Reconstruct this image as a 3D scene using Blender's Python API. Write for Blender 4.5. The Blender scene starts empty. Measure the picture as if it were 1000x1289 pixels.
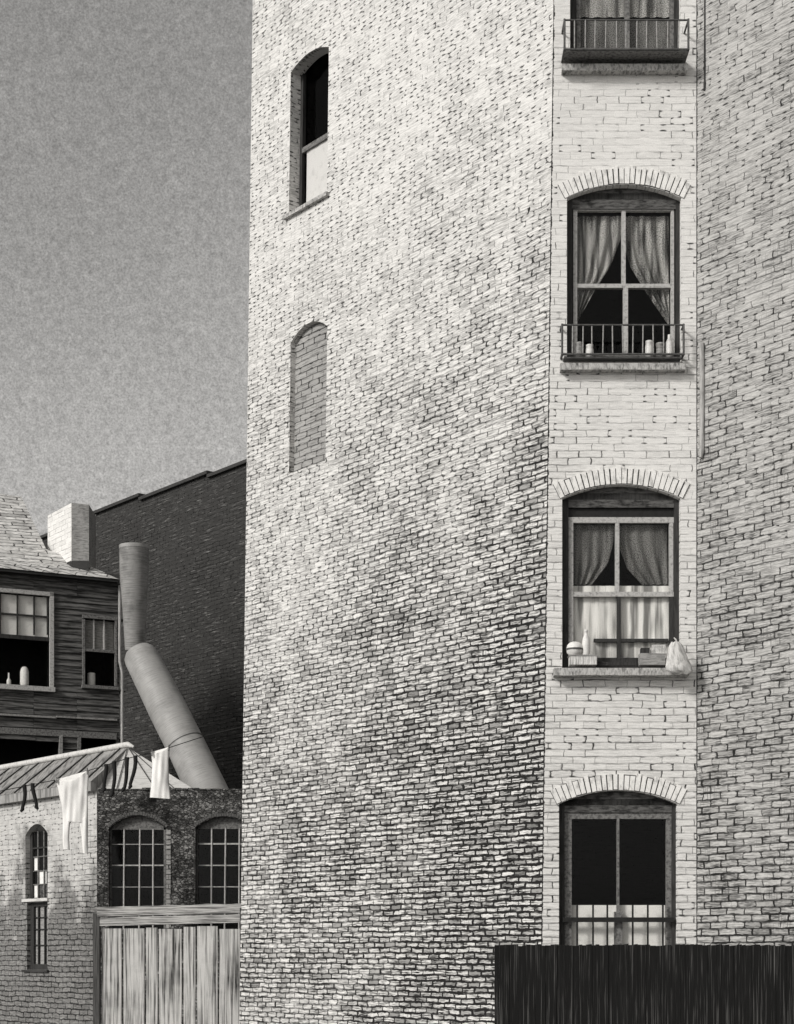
import bpy, math, random
from mathutils import Vector, noise as mnoise
random.seed(7)
C = bpy.context.scene.collection
F = 2200.0          # focal length in photo pixels
H = 1.8             # eye height
HOR = 1200.0        # horizon row
PI = math.pi

def W(px, py, Y):
    return Vector(((px - 500.0) / F * Y, Y, H + (HOR - py) / F * Y))

# ------------------------------------------------------------------ materials
class NT:
    def __init__(s, name):
        s.m = bpy.data.materials.new(name); s.m.use_nodes = True
        s.t = s.m.node_tree; s.t.nodes.clear()
        s.out = s.t.nodes.new('ShaderNodeOutputMaterial')
    def n(s, kind, **kw):
        nd = s.t.nodes.new(kind)
        for k, v in kw.items(): setattr(nd, k, v)
        return nd
    def put(s, sock, v):
        if hasattr(v, 'links') or isinstance(v, bpy.types.NodeSocket): s.t.links.new(v, sock)
        else: sock.default_value = v
    def m_(s, op, a, b=None, c=None, clamp=False):
        nd = s.n('ShaderNodeMath', operation=op); nd.use_clamp = clamp
        s.put(nd.inputs[0], a)
        if b is not None: s.put(nd.inputs[1], b)
        if c is not None: s.put(nd.inputs[2], c)
        return nd.outputs[0]
    def mul(s, a, b): return s.m_('MULTIPLY', a, b)
    def add(s, a, b): return s.m_('ADD', a, b)
    def sub(s, a, b): return s.m_('SUBTRACT', a, b)
    def ramp(s, x, lo, hi):           # clamped linear 0..1
        nd = s.n('ShaderNodeMapRange'); nd.clamp = True
        s.put(nd.inputs[0], x); s.put(nd.inputs[1], lo); s.put(nd.inputs[2], hi)
        nd.inputs[3].default_value = 0; nd.inputs[4].default_value = 1
        return nd.outputs[0]
    def comb(s, x, y, z=0.0):
        nd = s.n('ShaderNodeCombineXYZ'); s.put(nd.inputs[0], x); s.put(nd.inputs[1], y); s.put(nd.inputs[2], z)
        return nd.outputs[0]
    def noise(s, vec, scale=1.0, detail=2.0, rough=.5, col=False):
        nd = s.n('ShaderNodeTexNoise'); s.put(nd.inputs['Vector'], vec)
        nd.inputs['Scale'].default_value = scale; nd.inputs['Detail'].default_value = detail
        nd.inputs['Roughness'].default_value = rough
        return nd.outputs['Color'] if col else nd.outputs[0]
    def white(s, vec):
        nd = s.n('ShaderNodeTexWhiteNoise', noise_dimensions='3D'); s.put(nd.inputs['Vector'], vec)
        sp = s.n('ShaderNodeSeparateColor'); s.t.links.new(nd.outputs['Color'], sp.inputs[0])
        return sp.outputs[0], sp.outputs[1], sp.outputs[2]
    def mix(s, f, a, b):
        nd = s.n('ShaderNodeMix', data_type='RGBA'); s.put(nd.inputs[0], f)
        s.put(nd.inputs[6], a); s.put(nd.inputs[7], b); return nd.outputs[2]
    def grey(s, v):
        nd = s.n('ShaderNodeCombineColor')
        s.put(nd.inputs[0], v); s.put(nd.inputs[1], s.mul(v, .985)); s.put(nd.inputs[2], s.mul(v, .955))
        return nd.outputs[0]
    def finish(s, col, rough=.85, bump=None, bstr=.4, bdist=.01, spec=.2, metal=0.0):
        p = s.n('ShaderNodeBsdfPrincipled'); s.put(p.inputs['Base Color'], col)
        s.put(p.inputs['Roughness'], rough); p.inputs['Specular IOR Level'].default_value = spec
        p.inputs['Metallic'].default_value = metal
        if bump is not None:
            b = s.n('ShaderNodeBump'); b.inputs['Strength'].default_value = bstr
            b.inputs['Distance'].default_value = bdist; s.put(b.inputs['Height'], bump)
            s.t.links.new(b.outputs[0], p.inputs['Normal'])
        s.t.links.new(p.outputs[0], s.out.inputs[0]); s.bsdf = p
        return s.m
    def uv(s):
        tc = s.n('ShaderNodeTexCoord'); sp = s.n('ShaderNodeSeparateXYZ')
        s.t.links.new(tc.outputs['UV'], sp.inputs[0]); return sp.outputs[0], sp.outputs[1]

def g3(v): return (v, v * .985, v * .955, 1)

def brick_mat(name, base=.75, ink=.02, ch=.072, bl=.22, zlo=1.5, zhi=11.0, smin=.05, smax=.9,
              spatch=.8, uk=0.0, line=1.0, stroke=1.0, vhatch=.5, tone=.3, edge=False, gate=1.0, hatch=.0, ew=.085, dk0=.28, bst=.55, grime=0.0, gtop=4.0, gbot=1.4, dots=1.0, wob=1.0, light=0.0, darkb=1.0):
    s = NT(name); u, v = s.uv(); P = s.comb(u, v)
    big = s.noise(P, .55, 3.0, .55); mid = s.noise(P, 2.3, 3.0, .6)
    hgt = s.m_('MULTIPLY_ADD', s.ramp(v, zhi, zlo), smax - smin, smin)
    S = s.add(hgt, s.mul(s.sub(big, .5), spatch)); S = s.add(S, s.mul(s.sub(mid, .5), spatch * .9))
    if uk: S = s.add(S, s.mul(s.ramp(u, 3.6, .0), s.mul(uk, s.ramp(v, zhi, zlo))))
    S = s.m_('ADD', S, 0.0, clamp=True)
    wn = s.n('ShaderNodeSeparateColor'); s.t.links.new(s.noise(P, 3.0, 2.0, .5, col=True), wn.inputs[0])
    fn = s.n('ShaderNodeSeparateColor'); s.t.links.new(s.noise(P, 19.0, 1.0, .5, col=True), fn.inputs[0])
    v2 = s.add(s.add(v, s.mul(s.sub(wn.outputs[0], .5), .03 * wob)), s.mul(s.sub(fn.outputs[0], .5), .014 * wob))
    u2 = s.add(s.add(u, s.mul(s.sub(wn.outputs[1], .5), .05 * wob)), s.mul(s.sub(fn.outputs[1], .5), .03 * wob))
    rv = s.m_('DIVIDE', v2, ch); row = s.m_('FLOOR', rv); fv = s.m_('FRACT', rv)
    rh = s.white(s.comb(row, 3.7, 1.3))[0]
    uu = s.add(s.add(s.m_('DIVIDE', u2, bl), s.mul(s.m_('MODULO', row, 2.0), .5)), s.mul(rh, .28))
    colm = s.m_('FLOOR', uu); fu = s.m_('FRACT', uu)
    h1, h2, h3 = s.white(s.comb(row, colm, 0.5))
    db = s.mul(s.m_('MINIMUM', fv, s.sub(1.0, fv)), ch); dp = s.mul(s.m_('MINIMUM', fu, s.sub(1.0, fu)), bl)
    tn = s.noise(P, 8.0, 2.0, .6)
    tt = s.m_('MULTIPLY_ADD', S, .0085 * line, .0022)
    tb = s.mul(tt, s.m_('MULTIPLY_ADD', tn, 2.4, -.2))
    mb = s.sub(1.0, s.ramp(db, tb, s.add(tb, .005)))
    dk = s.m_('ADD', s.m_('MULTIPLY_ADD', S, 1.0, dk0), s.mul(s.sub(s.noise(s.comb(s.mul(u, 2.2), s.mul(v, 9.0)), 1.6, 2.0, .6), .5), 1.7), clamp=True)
    gn = s.noise(s.comb(s.mul(u, 7.0), s.mul(v, 16.0)), 1.0, 2.0, .6)
    mb = s.mul(mb, dk); mb = s.mul(mb, s.ramp(s.add(gn, s.mul(S, .62)), .30 * gate, .30 * gate + .30))
    tp = s.mul(tt, s.m_('MULTIPLY_ADD', h2, 1.1, .35))
    mp = s.sub(1.0, s.ramp(dp, tp, s.add(tp, .006)))
    mp = s.mul(mp, s.ramp(s.add(h3, S), .45, 1.0))
    # black pits where joints cross
    r = s.m_('SQRT', s.add(s.m_('POWER', s.m_('DIVIDE', dp, .040), 2.0), s.m_('POWER', s.m_('DIVIDE', db, .019), 2.0)))
    dot = s.mul(s.sub(1.0, s.ramp(r, .6, 1.05)), s.ramp(s.mul(h1, dots), .50, .58))
    joint = s.m_('MAXIMUM', s.m_('MAXIMUM', mb, mp), s.mul(dot, .95))
    # hatch strokes along the courses and cross-hatching down the face
    st = s.noise(s.comb(s.mul(u, 5.0), s.mul(v, 62.0)), 1.0, 2.0, .65)
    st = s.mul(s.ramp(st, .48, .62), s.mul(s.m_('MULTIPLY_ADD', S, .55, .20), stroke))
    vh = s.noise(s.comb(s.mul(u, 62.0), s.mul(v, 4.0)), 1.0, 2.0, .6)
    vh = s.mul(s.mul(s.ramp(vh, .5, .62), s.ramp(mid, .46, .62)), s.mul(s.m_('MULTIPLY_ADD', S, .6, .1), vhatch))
    if hatch:                               # fine hatch strokes, broken brick by brick
        hn = s.noise(s.comb(s.mul(s.add(u, s.mul(h1, 3.0)), 9.0), s.mul(v, 95.0)), 1.0, 1.0, .6)
        st = s.m_('MAXIMUM', st, s.mul(s.ramp(hn, .50, .60), s.mul(s.m_('MULTIPLY_ADD', h2, .9, .35), s.m_('MULTIPLY_ADD', S, .35, hatch))))
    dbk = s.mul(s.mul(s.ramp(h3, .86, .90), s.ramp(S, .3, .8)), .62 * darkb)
    dirt = s.m_('MAXIMUM', s.m_('MAXIMUM', st, vh), dbk)  # hatch strokes and dark bricks together
    if grime:
        gp = s.add(s.noise(s.comb(s.mul(u, .9), s.mul(v, .8)), 1.6, 4.0, .6), s.mul(s.ramp(v, gtop, gbot), .40))
        gs = s.noise(s.comb(s.mul(u, 9.0), s.mul(v, 40.0)), 1.0, 3.0, .7)
        dirt = s.m_('MAXIMUM', dirt, s.mul(s.mul(s.ramp(gp, .54, .66), s.m_('MULTIPLY_ADD', gs, 1.3, .15)), grime))
    if edge:  # ragged dark line: corner crack and quoin shade put into the colour
        en = s.noise(s.comb(0.0, s.mul(v, 9.0)), 1.0, 3.0, .8)
        em = s.sub(1.0, s.ramp(u, s.m_('MULTIPLY_ADD', en, ew, -.35 * ew), s.m_('MULTIPLY_ADD', en, ew, -.2 * ew)))
        joint = s.m_('MAXIMUM', joint, em)
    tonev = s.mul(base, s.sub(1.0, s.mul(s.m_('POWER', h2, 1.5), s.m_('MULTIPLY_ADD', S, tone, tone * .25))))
    grain = s.noise(P, 85.0, 2.0, .7)
    tonev = s.mul(tonev, s.m_('MULTIPLY_ADD', grain, .5, .75))
    val = s.add(s.mul(tonev, s.sub(1.0, dirt)), s.mul(ink * 2.5, dirt))
    if light:
        lt = s.noise(s.comb(s.mul(u, 3.0), s.mul(v, 34.0)), 1.0, 3.0, .7)
        val = s.add(val, s.mul(s.mul(s.ramp(lt, .54, .72), light), s.ramp(mid, .35, .7)))
    val = s.add(s.mul(val, s.sub(1.0, joint)), s.mul(ink, joint))
    hgt = s.sub(s.sub(1.0, joint), s.mul(grain, .25))
    return s.finish(s.grey(val), .92, hgt, bst, .006, .1)

def etch_mat(name, base, dark=None, amt=.6, su=4.0, sv=50.0, thr=.5, rough=.7, spec=.2, vert=False, patch=0.0, metal=0.0, big=1.2, bump=.25):
    """worn, streaked surface: streaks along u (or down v)"""
    s = NT(name); u, v = s.uv(); P = s.comb(u, v)
    if dark is None: dark = base * .15
    a, b = (sv, su) if vert else (su, sv)
    st = s.noise(s.comb(s.mul(u, a), s.mul(v, b)), 1.0, 3.0, .65)
    m = s.mul(s.ramp(st, thr - .06, thr + .12), amt)
    if patch:
        pn = s.noise(P, big, 4.0, .6); m = s.m_('ADD', m, s.mul(s.ramp(pn, .48, .66), patch), clamp=True)
    gr = s.noise(P, 90.0, 2.0, .7)
    bv = s.mul(base, s.m_('MULTIPLY_ADD', gr, .5, .75))
    val = s.add(s.mul(bv, s.sub(1.0, m)), s.mul(dark, m))
    return s.finish(s.grey(val), rough, s.sub(gr, m), bump, .004, spec, metal)

M = {}
M['wall'] = brick_mat('WhiteSideBrick', base=.76, ch=.060, bl=.19, zlo=3.2, zhi=10.8, smin=.02, smax=.72, spatch=.85, uk=.42, stroke=1.5, vhatch=.9, wob=1.5, line=.95, darkb=1.0, gate=1.3, dots=1.1, hatch=.36, dk0=.10, bst=.35)  # marks grow denser towards the bottom and the bay
M['wall_r'] = brick_mat('ShadedGreyBrick', base=.52, edge=True, ew=.06, hatch=.55, dk0=.18, bst=.35, ch=.068, bl=.22, zlo=1.0, zhi=11.5, smin=.10, smax=.70, spatch=.9, stroke=1.3, vhatch=1.3, wob=1.1, line=.85, darkb=.6)  # weaker light on this wall put into a darker base tone
M['bay'] = brick_mat('LitBayBrick', base=.80, ch=.070, bl=.225, hatch=.12, ew=.055, zlo=1.0, zhi=11.0, smin=-.05, smax=.34, spatch=.4, stroke=.8, vhatch=.35, tone=.18, edge=True, dk0=.30, bst=.4, dots=.64, wob=.9, line=.8, darkb=0)  # brighter light on the bay put into a paler base colour
M['infill'] = brick_mat('InfillBrick', base=.40, zlo=0, zhi=20, smin=.35, smax=.4, spatch=.3, stroke=1.1, line=.6, dots=.9)
M['black_wall'] = brick_mat('TarredBrick', base=.048, ink=.007, ch=.09, bl=.26, zlo=0, zhi=12, smin=.2, smax=.7, wob=2.8, light=.24, line=.9, stroke=.8)
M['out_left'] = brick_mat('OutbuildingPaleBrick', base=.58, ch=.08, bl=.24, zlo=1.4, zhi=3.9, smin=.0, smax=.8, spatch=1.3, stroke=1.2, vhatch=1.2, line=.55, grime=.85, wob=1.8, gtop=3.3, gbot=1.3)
M['chim_l'] = brick_mat('ChimneyLitFace', base=.78, ch=.09, bl=.26, zlo=0, zhi=20, smin=.1, smax=.12, spatch=.5, stroke=.6, line=.5, dots=.5)
M['chim_f'] = etch_mat('ChimneyShadedFace', .30, .05, .5, 10, 40, .5, patch=.3, big=4)  # shade of the front painted as a darker tone than the lit left face
M['soot_stone'] = etch_mat('SootStone', .13, .03, .6, 30, 30, .5)
M['old_blind'] = etch_mat('OldBlind', .60, .3, .3, 8, 8, .58)
M['voussoir'] = etch_mat('VoussoirBrick', .84, .06, .45, 20, 8, .56, patch=.12, big=6)
M['mortar'] = etch_mat('SootMortar', .03, .01)
M['sill'] = etch_mat('SillStone', .50, .06, .7, 30, 12, .5, patch=.25, big=4)
M['dark_wood'] = etch_mat('DarkFrameWood', .045, .010, .6, 40, 4, .5, vert=False)
M['white_wood'] = etch_mat('WornWhitePaint', .46, .09, .55, 30, 30, .54)
M['grey_wood'] = etch_mat('GreyFrameWood', .20, .03, .7, 30, 30, .5)
M['tymp'] = etch_mat('ArchPanel', .12, .02, .8, 10, 40, .5, patch=.5, big=5)
M['iron'] = etch_mat('PaintedIron', .10, .02, .5, 20, 20, .5, rough=.5)
M['iron_pale'] = etch_mat('WornIron', .32, .05, .6, 30, 30, .52, rough=.5)
M['iron_black'] = etch_mat('BlackIron', .022, .01, .5, 20, 20, .5, rough=.5)
M['black_fence'] = etch_mat('BlackStainedBoards', .010, .13, .9, 1.3, 75, .60, vert=True, rough=.9, bump=.5)
M['gate'] = etch_mat('WeatheredPlank', .60, .035, .85, .9, 34, .51, vert=True, patch=.2, big=3, rough=.9, bump=.6)
M['gate_beam'] = etch_mat('WeatheredBeam', .52, .04, .8, 2.0, 45, .49, rough=.9, bump=.6)
M['gate_post'] = etch_mat('DarkPost', .10, .02, .8, 2, 60, .5, vert=True, rough=.9)
M['room'] = etch_mat('DarkRoom', .005, .003)  # darkness of unlit rooms put into a near-black colour
M['cloth'] = etch_mat('WhiteCotton', .86, .45, .18, 6, 6, .56, bump=.1)
M['wool'] = etch_mat('BlackWool', .012, .03, .3, 40, 40, .6)
M['siding'] = etch_mat('DarkClapboard', .15, .014, .8, 2.0, 26, .47, patch=.35, big=1.0, bump=.6)
M['trim_dark'] = etch_mat('DarkTrim', .05, .015, .6, 3, 30, .5)
M['shingle'] = brick_mat('PaleShingle', base=.78, ink=.06, ch=.15, bl=.5, zlo=0, zhi=20, smin=.55, smax=.6, spatch=.8, stroke=2.0, vhatch=.1, line=1.8, wob=2, dots=0, tone=.3)
M['tin'] = etch_mat('RibbedTinRoof', .36, .07, .7, 2, 22, .5, vert=True, patch=.3, rough=.6)
M['tin_white'] = etch_mat('PaleTin', .62, .2, .4, 6, 20, .54, rough=.6)
M['bar_paint'] = etch_mat('WornBarPaint', .50, .10, .5, 30, 30, .5)
M['tin_dark'] = etch_mat('TinSeam', .07, .03, .4)
M['duct_dark'] = etch_mat('DarkGreyDuct', .30, .06, .4, 3, 70, .48, patch=.4, big=2.5, rough=.6, spec=.3)  # upright pipe, a darker grey than the slanting one
M['duct'] = etch_mat('GalvanisedDuct', .36, .14, .32, 3, 70, .50, patch=.35, big=2.0, rough=.55, spec=.4)
M['ceramic'] = etch_mat('PaleCeramic', .72, .3, .3, 20, 20, .56, rough=.4)
M['card'] = etch_mat('GreyCard', .34, .08, .6, 10, 60, .5)
M['pages'] = etch_mat('Pages', .7, .12, .7, 70, 4, .5)
M['paper_bag'] = etch_mat('CrumpledPaper', .68, .14, .55, 22, 9, .54, patch=.25, big=14, bump=.8)
M['shade'] = etch_mat('WhiteBlind', .85, .3, .25, 8, 8, .58)
M['rope'] = etch_mat('Cord', .02, .01)
M['ground'] = etch_mat('YardDirt', .16, .05, .6, 1, 2, .5, patch=.4)
M['roof_tar'] = etch_mat('RoofTar', .05, .02)
M['pipe'] = etch_mat('PaintedPipe', .42, .08, .5, 30, 5, .52, rough=.5)

def rubble_mat():                          # rough dark stone of the outbuilding front
    s = NT('RoughStone'); u, v = s.uv(); P = s.comb(u, v)
    vo = s.n('ShaderNodeTexVoronoi'); s.put(vo.inputs['Vector'], s.comb(s.mul(u, 1.0), s.mul(v, 1.8))); vo.inputs['Scale'].default_value = 19
    sc = s.n('ShaderNodeSeparateColor'); s.t.links.new(vo.outputs['Color'], sc.inputs[0])
    vo2 = s.n('ShaderNodeTexVoronoi', feature='DISTANCE_TO_EDGE'); s.put(vo2.inputs['Vector'], s.comb(u, s.mul(v, 1.8))); vo2.inputs['Scale'].default_value = 19
    e = s.ramp(vo2.outputs['Distance'], .0, .12)
    n1 = s.noise(P, 24.0, 3.0, .7); n2 = s.noise(P, 1.6, 3.0, .6)
    val = s.mul(s.mul(s.m_('MULTIPLY_ADD', s.m_('POWER', sc.outputs[0], 1.6), .50, .12), e), s.ramp(n1, .25, .55))
    val = s.add(s.mul(val, s.ramp(n2, .3, .7)), .012)
    return s.finish(s.grey(val), .95, s.mul(e, n1), .8, .02, .05)
M['rubble'] = rubble_mat()

def glass_mat():
    s = NT('WindowGlass'); tr = s.n('ShaderNodeBsdfTransparent'); gl = s.n('ShaderNodeBsdfGlossy')
    tr.inputs[0].default_value = (.97, .97, .965, 1); gl.inputs['Roughness'].default_value = .08
    gl.inputs['Color'].default_value = (.9, .9, .9, 1)
    mx = s.n('ShaderNodeMixShader'); mx.inputs[0].default_value = .008
    s.t.links.new(tr.outputs[0], mx.inputs[1]); s.t.links.new(gl.outputs[0], mx.inputs[2]); s.t.links.new(mx.outputs[0], s.out.inputs[0])
    return s.m
M['glass'] = glass_mat()

def sheer_mat(name, base, cover, stripes=0.0):
    s = NT(name); u, v = s.uv(); P = s.comb(u, v)
    gr = s.noise(P, 110.0, 2.0, .8); st = s.noise(s.comb(s.mul(u, 14.0), s.mul(v, 1.2)), 1.0, 2.0, .5)
    val = s.mul(base, s.m_('MULTIPLY_ADD', gr, .7, .65))
    if stripes:
        val = s.mul(val, s.sub(1.0, s.mul(s.ramp(st, .45, .60), stripes)))
    d = s.n('ShaderNodeBsdfDiffuse'); s.put(d.inputs[0], s.grey(val)); tr = s.n('ShaderNodeBsdfTransparent')
    mx = s.n('ShaderNodeMixShader'); s.put(mx.inputs[0], s.ramp(s.add(s.noise(P, 120.0, 1.0, .6), cover - .5), .36, .60))
    s.t.links.new(tr.outputs[0], mx.inputs[1]); s.t.links.new(d.outputs[0], mx.inputs[2]); s.t.links.new(mx.outputs[0], s.out.inputs[0])
    return s.m
M['lace'] = sheer_mat('LaceCurtain', .46, .53, .75)
M['lace_dark'] = sheer_mat('GreyLace', .20, .56, .4)
M['cafe'] = sheer_mat('CafeCurtain', .80, .95, .7)

# ------------------------------------------------------------------ mesh builder
class MB:
    def __init__(s): s.v = []; s.f = []; s.uv = {}; s.mi = {}; s.cur = 0; s.smooth = set()
    def face(s, pts, uv=None, smooth=False):
        b = len(s.v); s.v += [Vector(p) for p in pts]; s.f.append(list(range(b, b + len(pts))))
        i = len(s.f) - 1; s.mi[i] = s.cur
        if uv: s.uv[i] = uv
        if smooth: s.smooth.add(i)
    def hexa(s, b, t):                       # bottom ring, top ring (4 each)
        s.face(b[::-1]); s.face(t)
        for i in range(4): j = (i + 1) % 4; s.face([b[i], b[j], t[j], t[i]])
    def box(s, x0, x1, y0, y1, z0, z1):
        s.hexa([(x0, y0, z0), (x1, y0, z0), (x1, y1, z0), (x0, y1, z0)], [(x0, y0, z1), (x1, y0, z1), (x1, y1, z1), (x0, y1, z1)])
    def pbox(s, xa, ya, xb, yb, Y, d, toward=True):   # front face fits the photo rectangle on plane Y, going back by d
        a = W(xa, yb, Y); b = W(xb, ya, Y)
        s.box(a.x, b.x, Y, Y + d, a.z, b.z)
    def grid(s, rows, smooth=True, close=False, planar=False):
        nr = len(rows); nc = len(rows[0]); b = len(s.v)
        rows = [[Vector(p) for p in r_] for r_ in rows]
        cu = [0.0]; cv = [0.0]
        for j in range(nc): cu.append(cu[-1] + max((r_[(j + 1) % nc] - r_[j]).length for r_ in rows))
        for i in range(nr - 1): cv.append(cv[-1] + (sum(rows[i + 1], Vector()) - sum(rows[i], Vector())).length / nc)
        for r in rows: s.v += [Vector(p) for p in r]
        for i in range(nr - 1):
            for j in range(nc if close else nc - 1):
                k = (j + 1) % nc
                s.f.append([b + i * nc + j, b + i * nc + k, b + (i + 1) * nc + k, b + (i + 1) * nc + j])
                s.mi[len(s.f) - 1] = s.cur
                if planar: s.uv[len(s.f) - 1] = [(rows[q][w_].x, rows[q][w_].z) for q, w_ in ((i, j), (i, k), (i + 1, k), (i + 1, j))]
                else: s.uv[len(s.f) - 1] = [(cu[j], -cv[i]), (cu[j + 1], -cv[i]), (cu[j + 1], -cv[i + 1]), (cu[j], -cv[i + 1])]
                if smooth: s.smooth.add(len(s.f) - 1)
    def ring(s, c, ax, bx, n): return [c + ax * math.cos(2 * PI * i / n) + bx * math.sin(2 * PI * i / n) for i in range(n)]
    def tube(s, pts, rad, n=10, flat=None, caps=True):
        pts = [Vector(p) for p in pts]; rows = []
        if not isinstance(rad, (list, tuple)): rad = [rad] * len(pts)
        for i, p in enumerate(pts):
            d = (pts[min(i + 1, len(pts) - 1)] - pts[max(i - 1, 0)]).normalized()
            a = d.cross(Vector((0, 1, 0)));
            if a.length < 1e-3: a = Vector((1, 0, 0))
            a.normalize(); b = d.cross(a).normalized()
            rr = rad[i]
            rows.append(s.ring(p, a * rr, b * (rr if flat is None else flat), n))
        s.grid(rows, close=True)
        if caps:
            s.face(rows[0][::-1]); s.face(rows[-1])
    def lathe(s, c, prof, n=20):              # prof: (r, z)
        c = Vector(c); rows = [s.ring(c + Vector((0, 0, z)), Vector((r, 0, 0)), Vector((0, r, 0)), n) for r, z in prof]
        s.grid(rows, close=True); s.face(rows[0][::-1]); s.face(rows[-1])
    def build(s, name, mats, parent=None, origin=None):
        me = bpy.data.meshes.new(name)
        root = parent
        while root is not None and root.parent is not None: root = root.parent
        if root is not None: loc = Vector(root.location)
        elif origin is not None: loc = Vector(origin)
        else:
            mn = [min(p[k] for p in s.v) for k in range(3)]; mx = [max(p[k] for p in s.v) for k in range(3)]
            loc = Vector(((mn[0] + mx[0]) / 2, (mn[1] + mx[1]) / 2, mn[2]))
        me.from_pydata([p - loc for p in s.v], [], s.f)
        if not isinstance(mats, (list, tuple)): mats = [mats]
        for m in mats: me.materials.append(m)
        ul = me.uv_layers.new(name='UVMap')
        for i, p in enumerate(me.polygons):
            p.material_index = s.mi.get(i, 0)
            if i in s.smooth: p.use_smooth = True
            if i in s.uv:
                for li, uvv in zip(p.loop_indices, s.uv[i]): ul.data[li].uv = uvv
            else:
                n = p.normal
                if abs(n.z) > .85: t = Vector((1, 0, 0)); w = Vector((0, 1, 0))
                else:
                    t = Vector((-n.y, n.x, 0)).normalized(); w = n.cross(t)
                    if w.z < 0: w = -w
                for li in p.loop_indices:
                    q = me.vertices[me.loops[li].vertex_index].co + loc
                    ul.data[li].uv = (q.dot(t), q.dot(w))
        me.update()
        o = bpy.data.objects.new(name, me); C.objects.link(o)
        if parent is not None: o.parent = parent
        else: o.location = loc
        return o

def tag(o, label, cat, group=None, kind=None):
    if label: o['label'] = label
    if cat: o['category'] = cat
    if group: o['group'] = group
    if kind: o['kind'] = kind
    return o
def empty(name, loc, label, cat, group=None):
    o = bpy.data.objects.new(name, None); C.objects.link(o); o.location = loc; o.empty_display_size = .3
    return tag(o, label, cat, group)

# ------------------------------------------------------------------ walls with arched openings
def arch_z(t, zs, rise):                    # t 0..1 across, segmental curve
    return zs + rise * (1 - (2 * t - 1) ** 2)
def wall(mb, mp, u0, u1, zb, zt, ops, nrm, reveal, NA=14):
    """mp(u,z)->point; u0,u1 functions of z; ops: dicts ua ub zs zp rise (bottom, spring)"""
    def quad(a0, a1, b0, b1, za, zb_):       # a: u at za, b: u at zb_
        pts = [(a0, za), (a1, za), (b1, zb_), (b0, zb_)]
        mb.face([mp(*p) for p in pts], uv=pts)
    def band(za, zc, ua=None, ub=None):
        if zc - za < 1e-5: return
        if ua is None: quad(u0(za), u1(za), u0(zc), u1(zc), za, zc)
        else:
            quad(u0(za), ua, u0(zc), ua, za, zc); quad(ub, u1(za), ub, u1(zc), za, zc)
    cur = zb
    for o in sorted(ops, key=lambda q: q['zs']):
        band(cur, o['zs']); band(o['zs'], o['zp'], o['ua'], o['ub'])
        top = o['zp'] + max(o['rise'], .0) + .03
        band(o['zp'], top, o['ua'], o['ub']); cur = top
        cu = [(o['ua'] + (o['ub'] - o['ua']) * i / NA, arch_z(i / NA, o['zp'], o['rise'])) for i in range(NA + 1)]
        for i in range(NA):
            a, b = cu[i], cu[i + 1]
            pts = [a, b, (b[0], top), (a[0], top)]
            mb.face([mp(*p) for p in pts], uv=pts)
        per = [(o['ua'], o['zs'])] + cu + [(o['ub'], o['zs'])]
        d = nrm * o.get('rev', reveal)
        for i in range(len(per)):
            a, b = per[i], per[(i + 1) % len(per)]
            A, B = mp(*a), mp(*b)
            L_ = (B - A).length; mb.face([A, A + d, B + d, B], uv=[(20, a[1]), (20 + d.length, a[1]), (20 + d.length, a[1] + L_ if abs(b[1] - a[1]) < L_ * .5 else b[1]), (20, a[1] + L_ if abs(b[1] - a[1]) < L_ * .5 else b[1])])
    band(cur, zt)

def voussoirs(mb, mp, out, ua, ub, zp, rise, depth=.17, n=24, proud=.008, jit=.02, spread=.03):
    """radial bricks over an arch; mp(u,z) on the wall face, out = outward unit vector"""
    w = ub - ua; R = (w * w / 4 + rise * rise) / (2 * rise); cu = (ua + ub) / 2; cz = zp + rise - R
    a0 = math.asin((w / 2 + spread) / (R + .02)) if R > w / 2 + spread else 1.2
    a0 = min(a0, 1.25)
    mb.cur = 1
    K = 24
    for i in range(K):                       # dark bed behind the bricks
        p = []
        for aa, rr in ((-a0 + 2 * a0 * i / K, R + .004), (-a0 + 2 * a0 * (i + 1) / K, R + .004), (-a0 + 2 * a0 * (i + 1) / K, R + depth - .01), (-a0 + 2 * a0 * i / K, R + depth - .01)):
            p.append(mp(cu + rr * math.sin(aa), cz + rr * math.cos(aa)) + out * .0035)
        mb.face(p)
    mb.cur = 0
    for i in range(n):
        a = -a0 + 2 * a0 * i / n; b = -a0 + 2 * a0 * (i + 1) / n
        g = (b - a) * random.uniform(.07, .15); a += g; b -= g * random.uniform(.4, 1)
        r0 = R + .004 + random.uniform(0, .008); r1 = R + depth + random.uniform(-jit, jit)
        pr = proud + random.uniform(0, .006)
        ps = [(a, r0), (b, r0), (b, r1), (a, r1)]
        f = [mp(cu + r * math.sin(t), cz + r * math.cos(t)) for t, r in ps]
        back = [q + out * .001 for q in f]; fr = [q + out * pr for q in f]
        mb.hexa(back, fr)

# ================================================================== TALL APARTMENT BUILDING
YB = F / 125.0                              # plane of the window bay (125 px per metre)
VPX = -1280.0
K = (VPX - 500.0) / F                       # run of the oblique walls: x per metre of depth going away
D = Vector((K, 1, 0)).normalized()          # going away to the left
LN = Vector((0, 1, 0)).dot(D)
OUTL = Vector((-D.y, D.x, 0)); OUTL = OUTL if OUTL.y < 0 else -OUTL     # outward normal of oblique walls
ZT = 15.6
def x1(z):                                  # left corner of the bay leans very slightly
    py = HOR - (z - H) * 125.0
    return (697 - .013 * py - 500) / 125.0
X2 = (877 - 500) / 125.0
def mpL(u, z): return Vector((x1(z), YB, z)) + D * u
def mpR(u, z): return Vector((X2, YB, z)) - D * u
def mpB(u, z): return Vector((u + 1.4, YB, z))       # bay u: metres from X=1.4
def sL(px, z):                              # photo column -> u along the left wall at height z
    r = (px - 500.0) / F
    t = (x1(z) - r * YB) / (r - K)
    return t / LN
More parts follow.
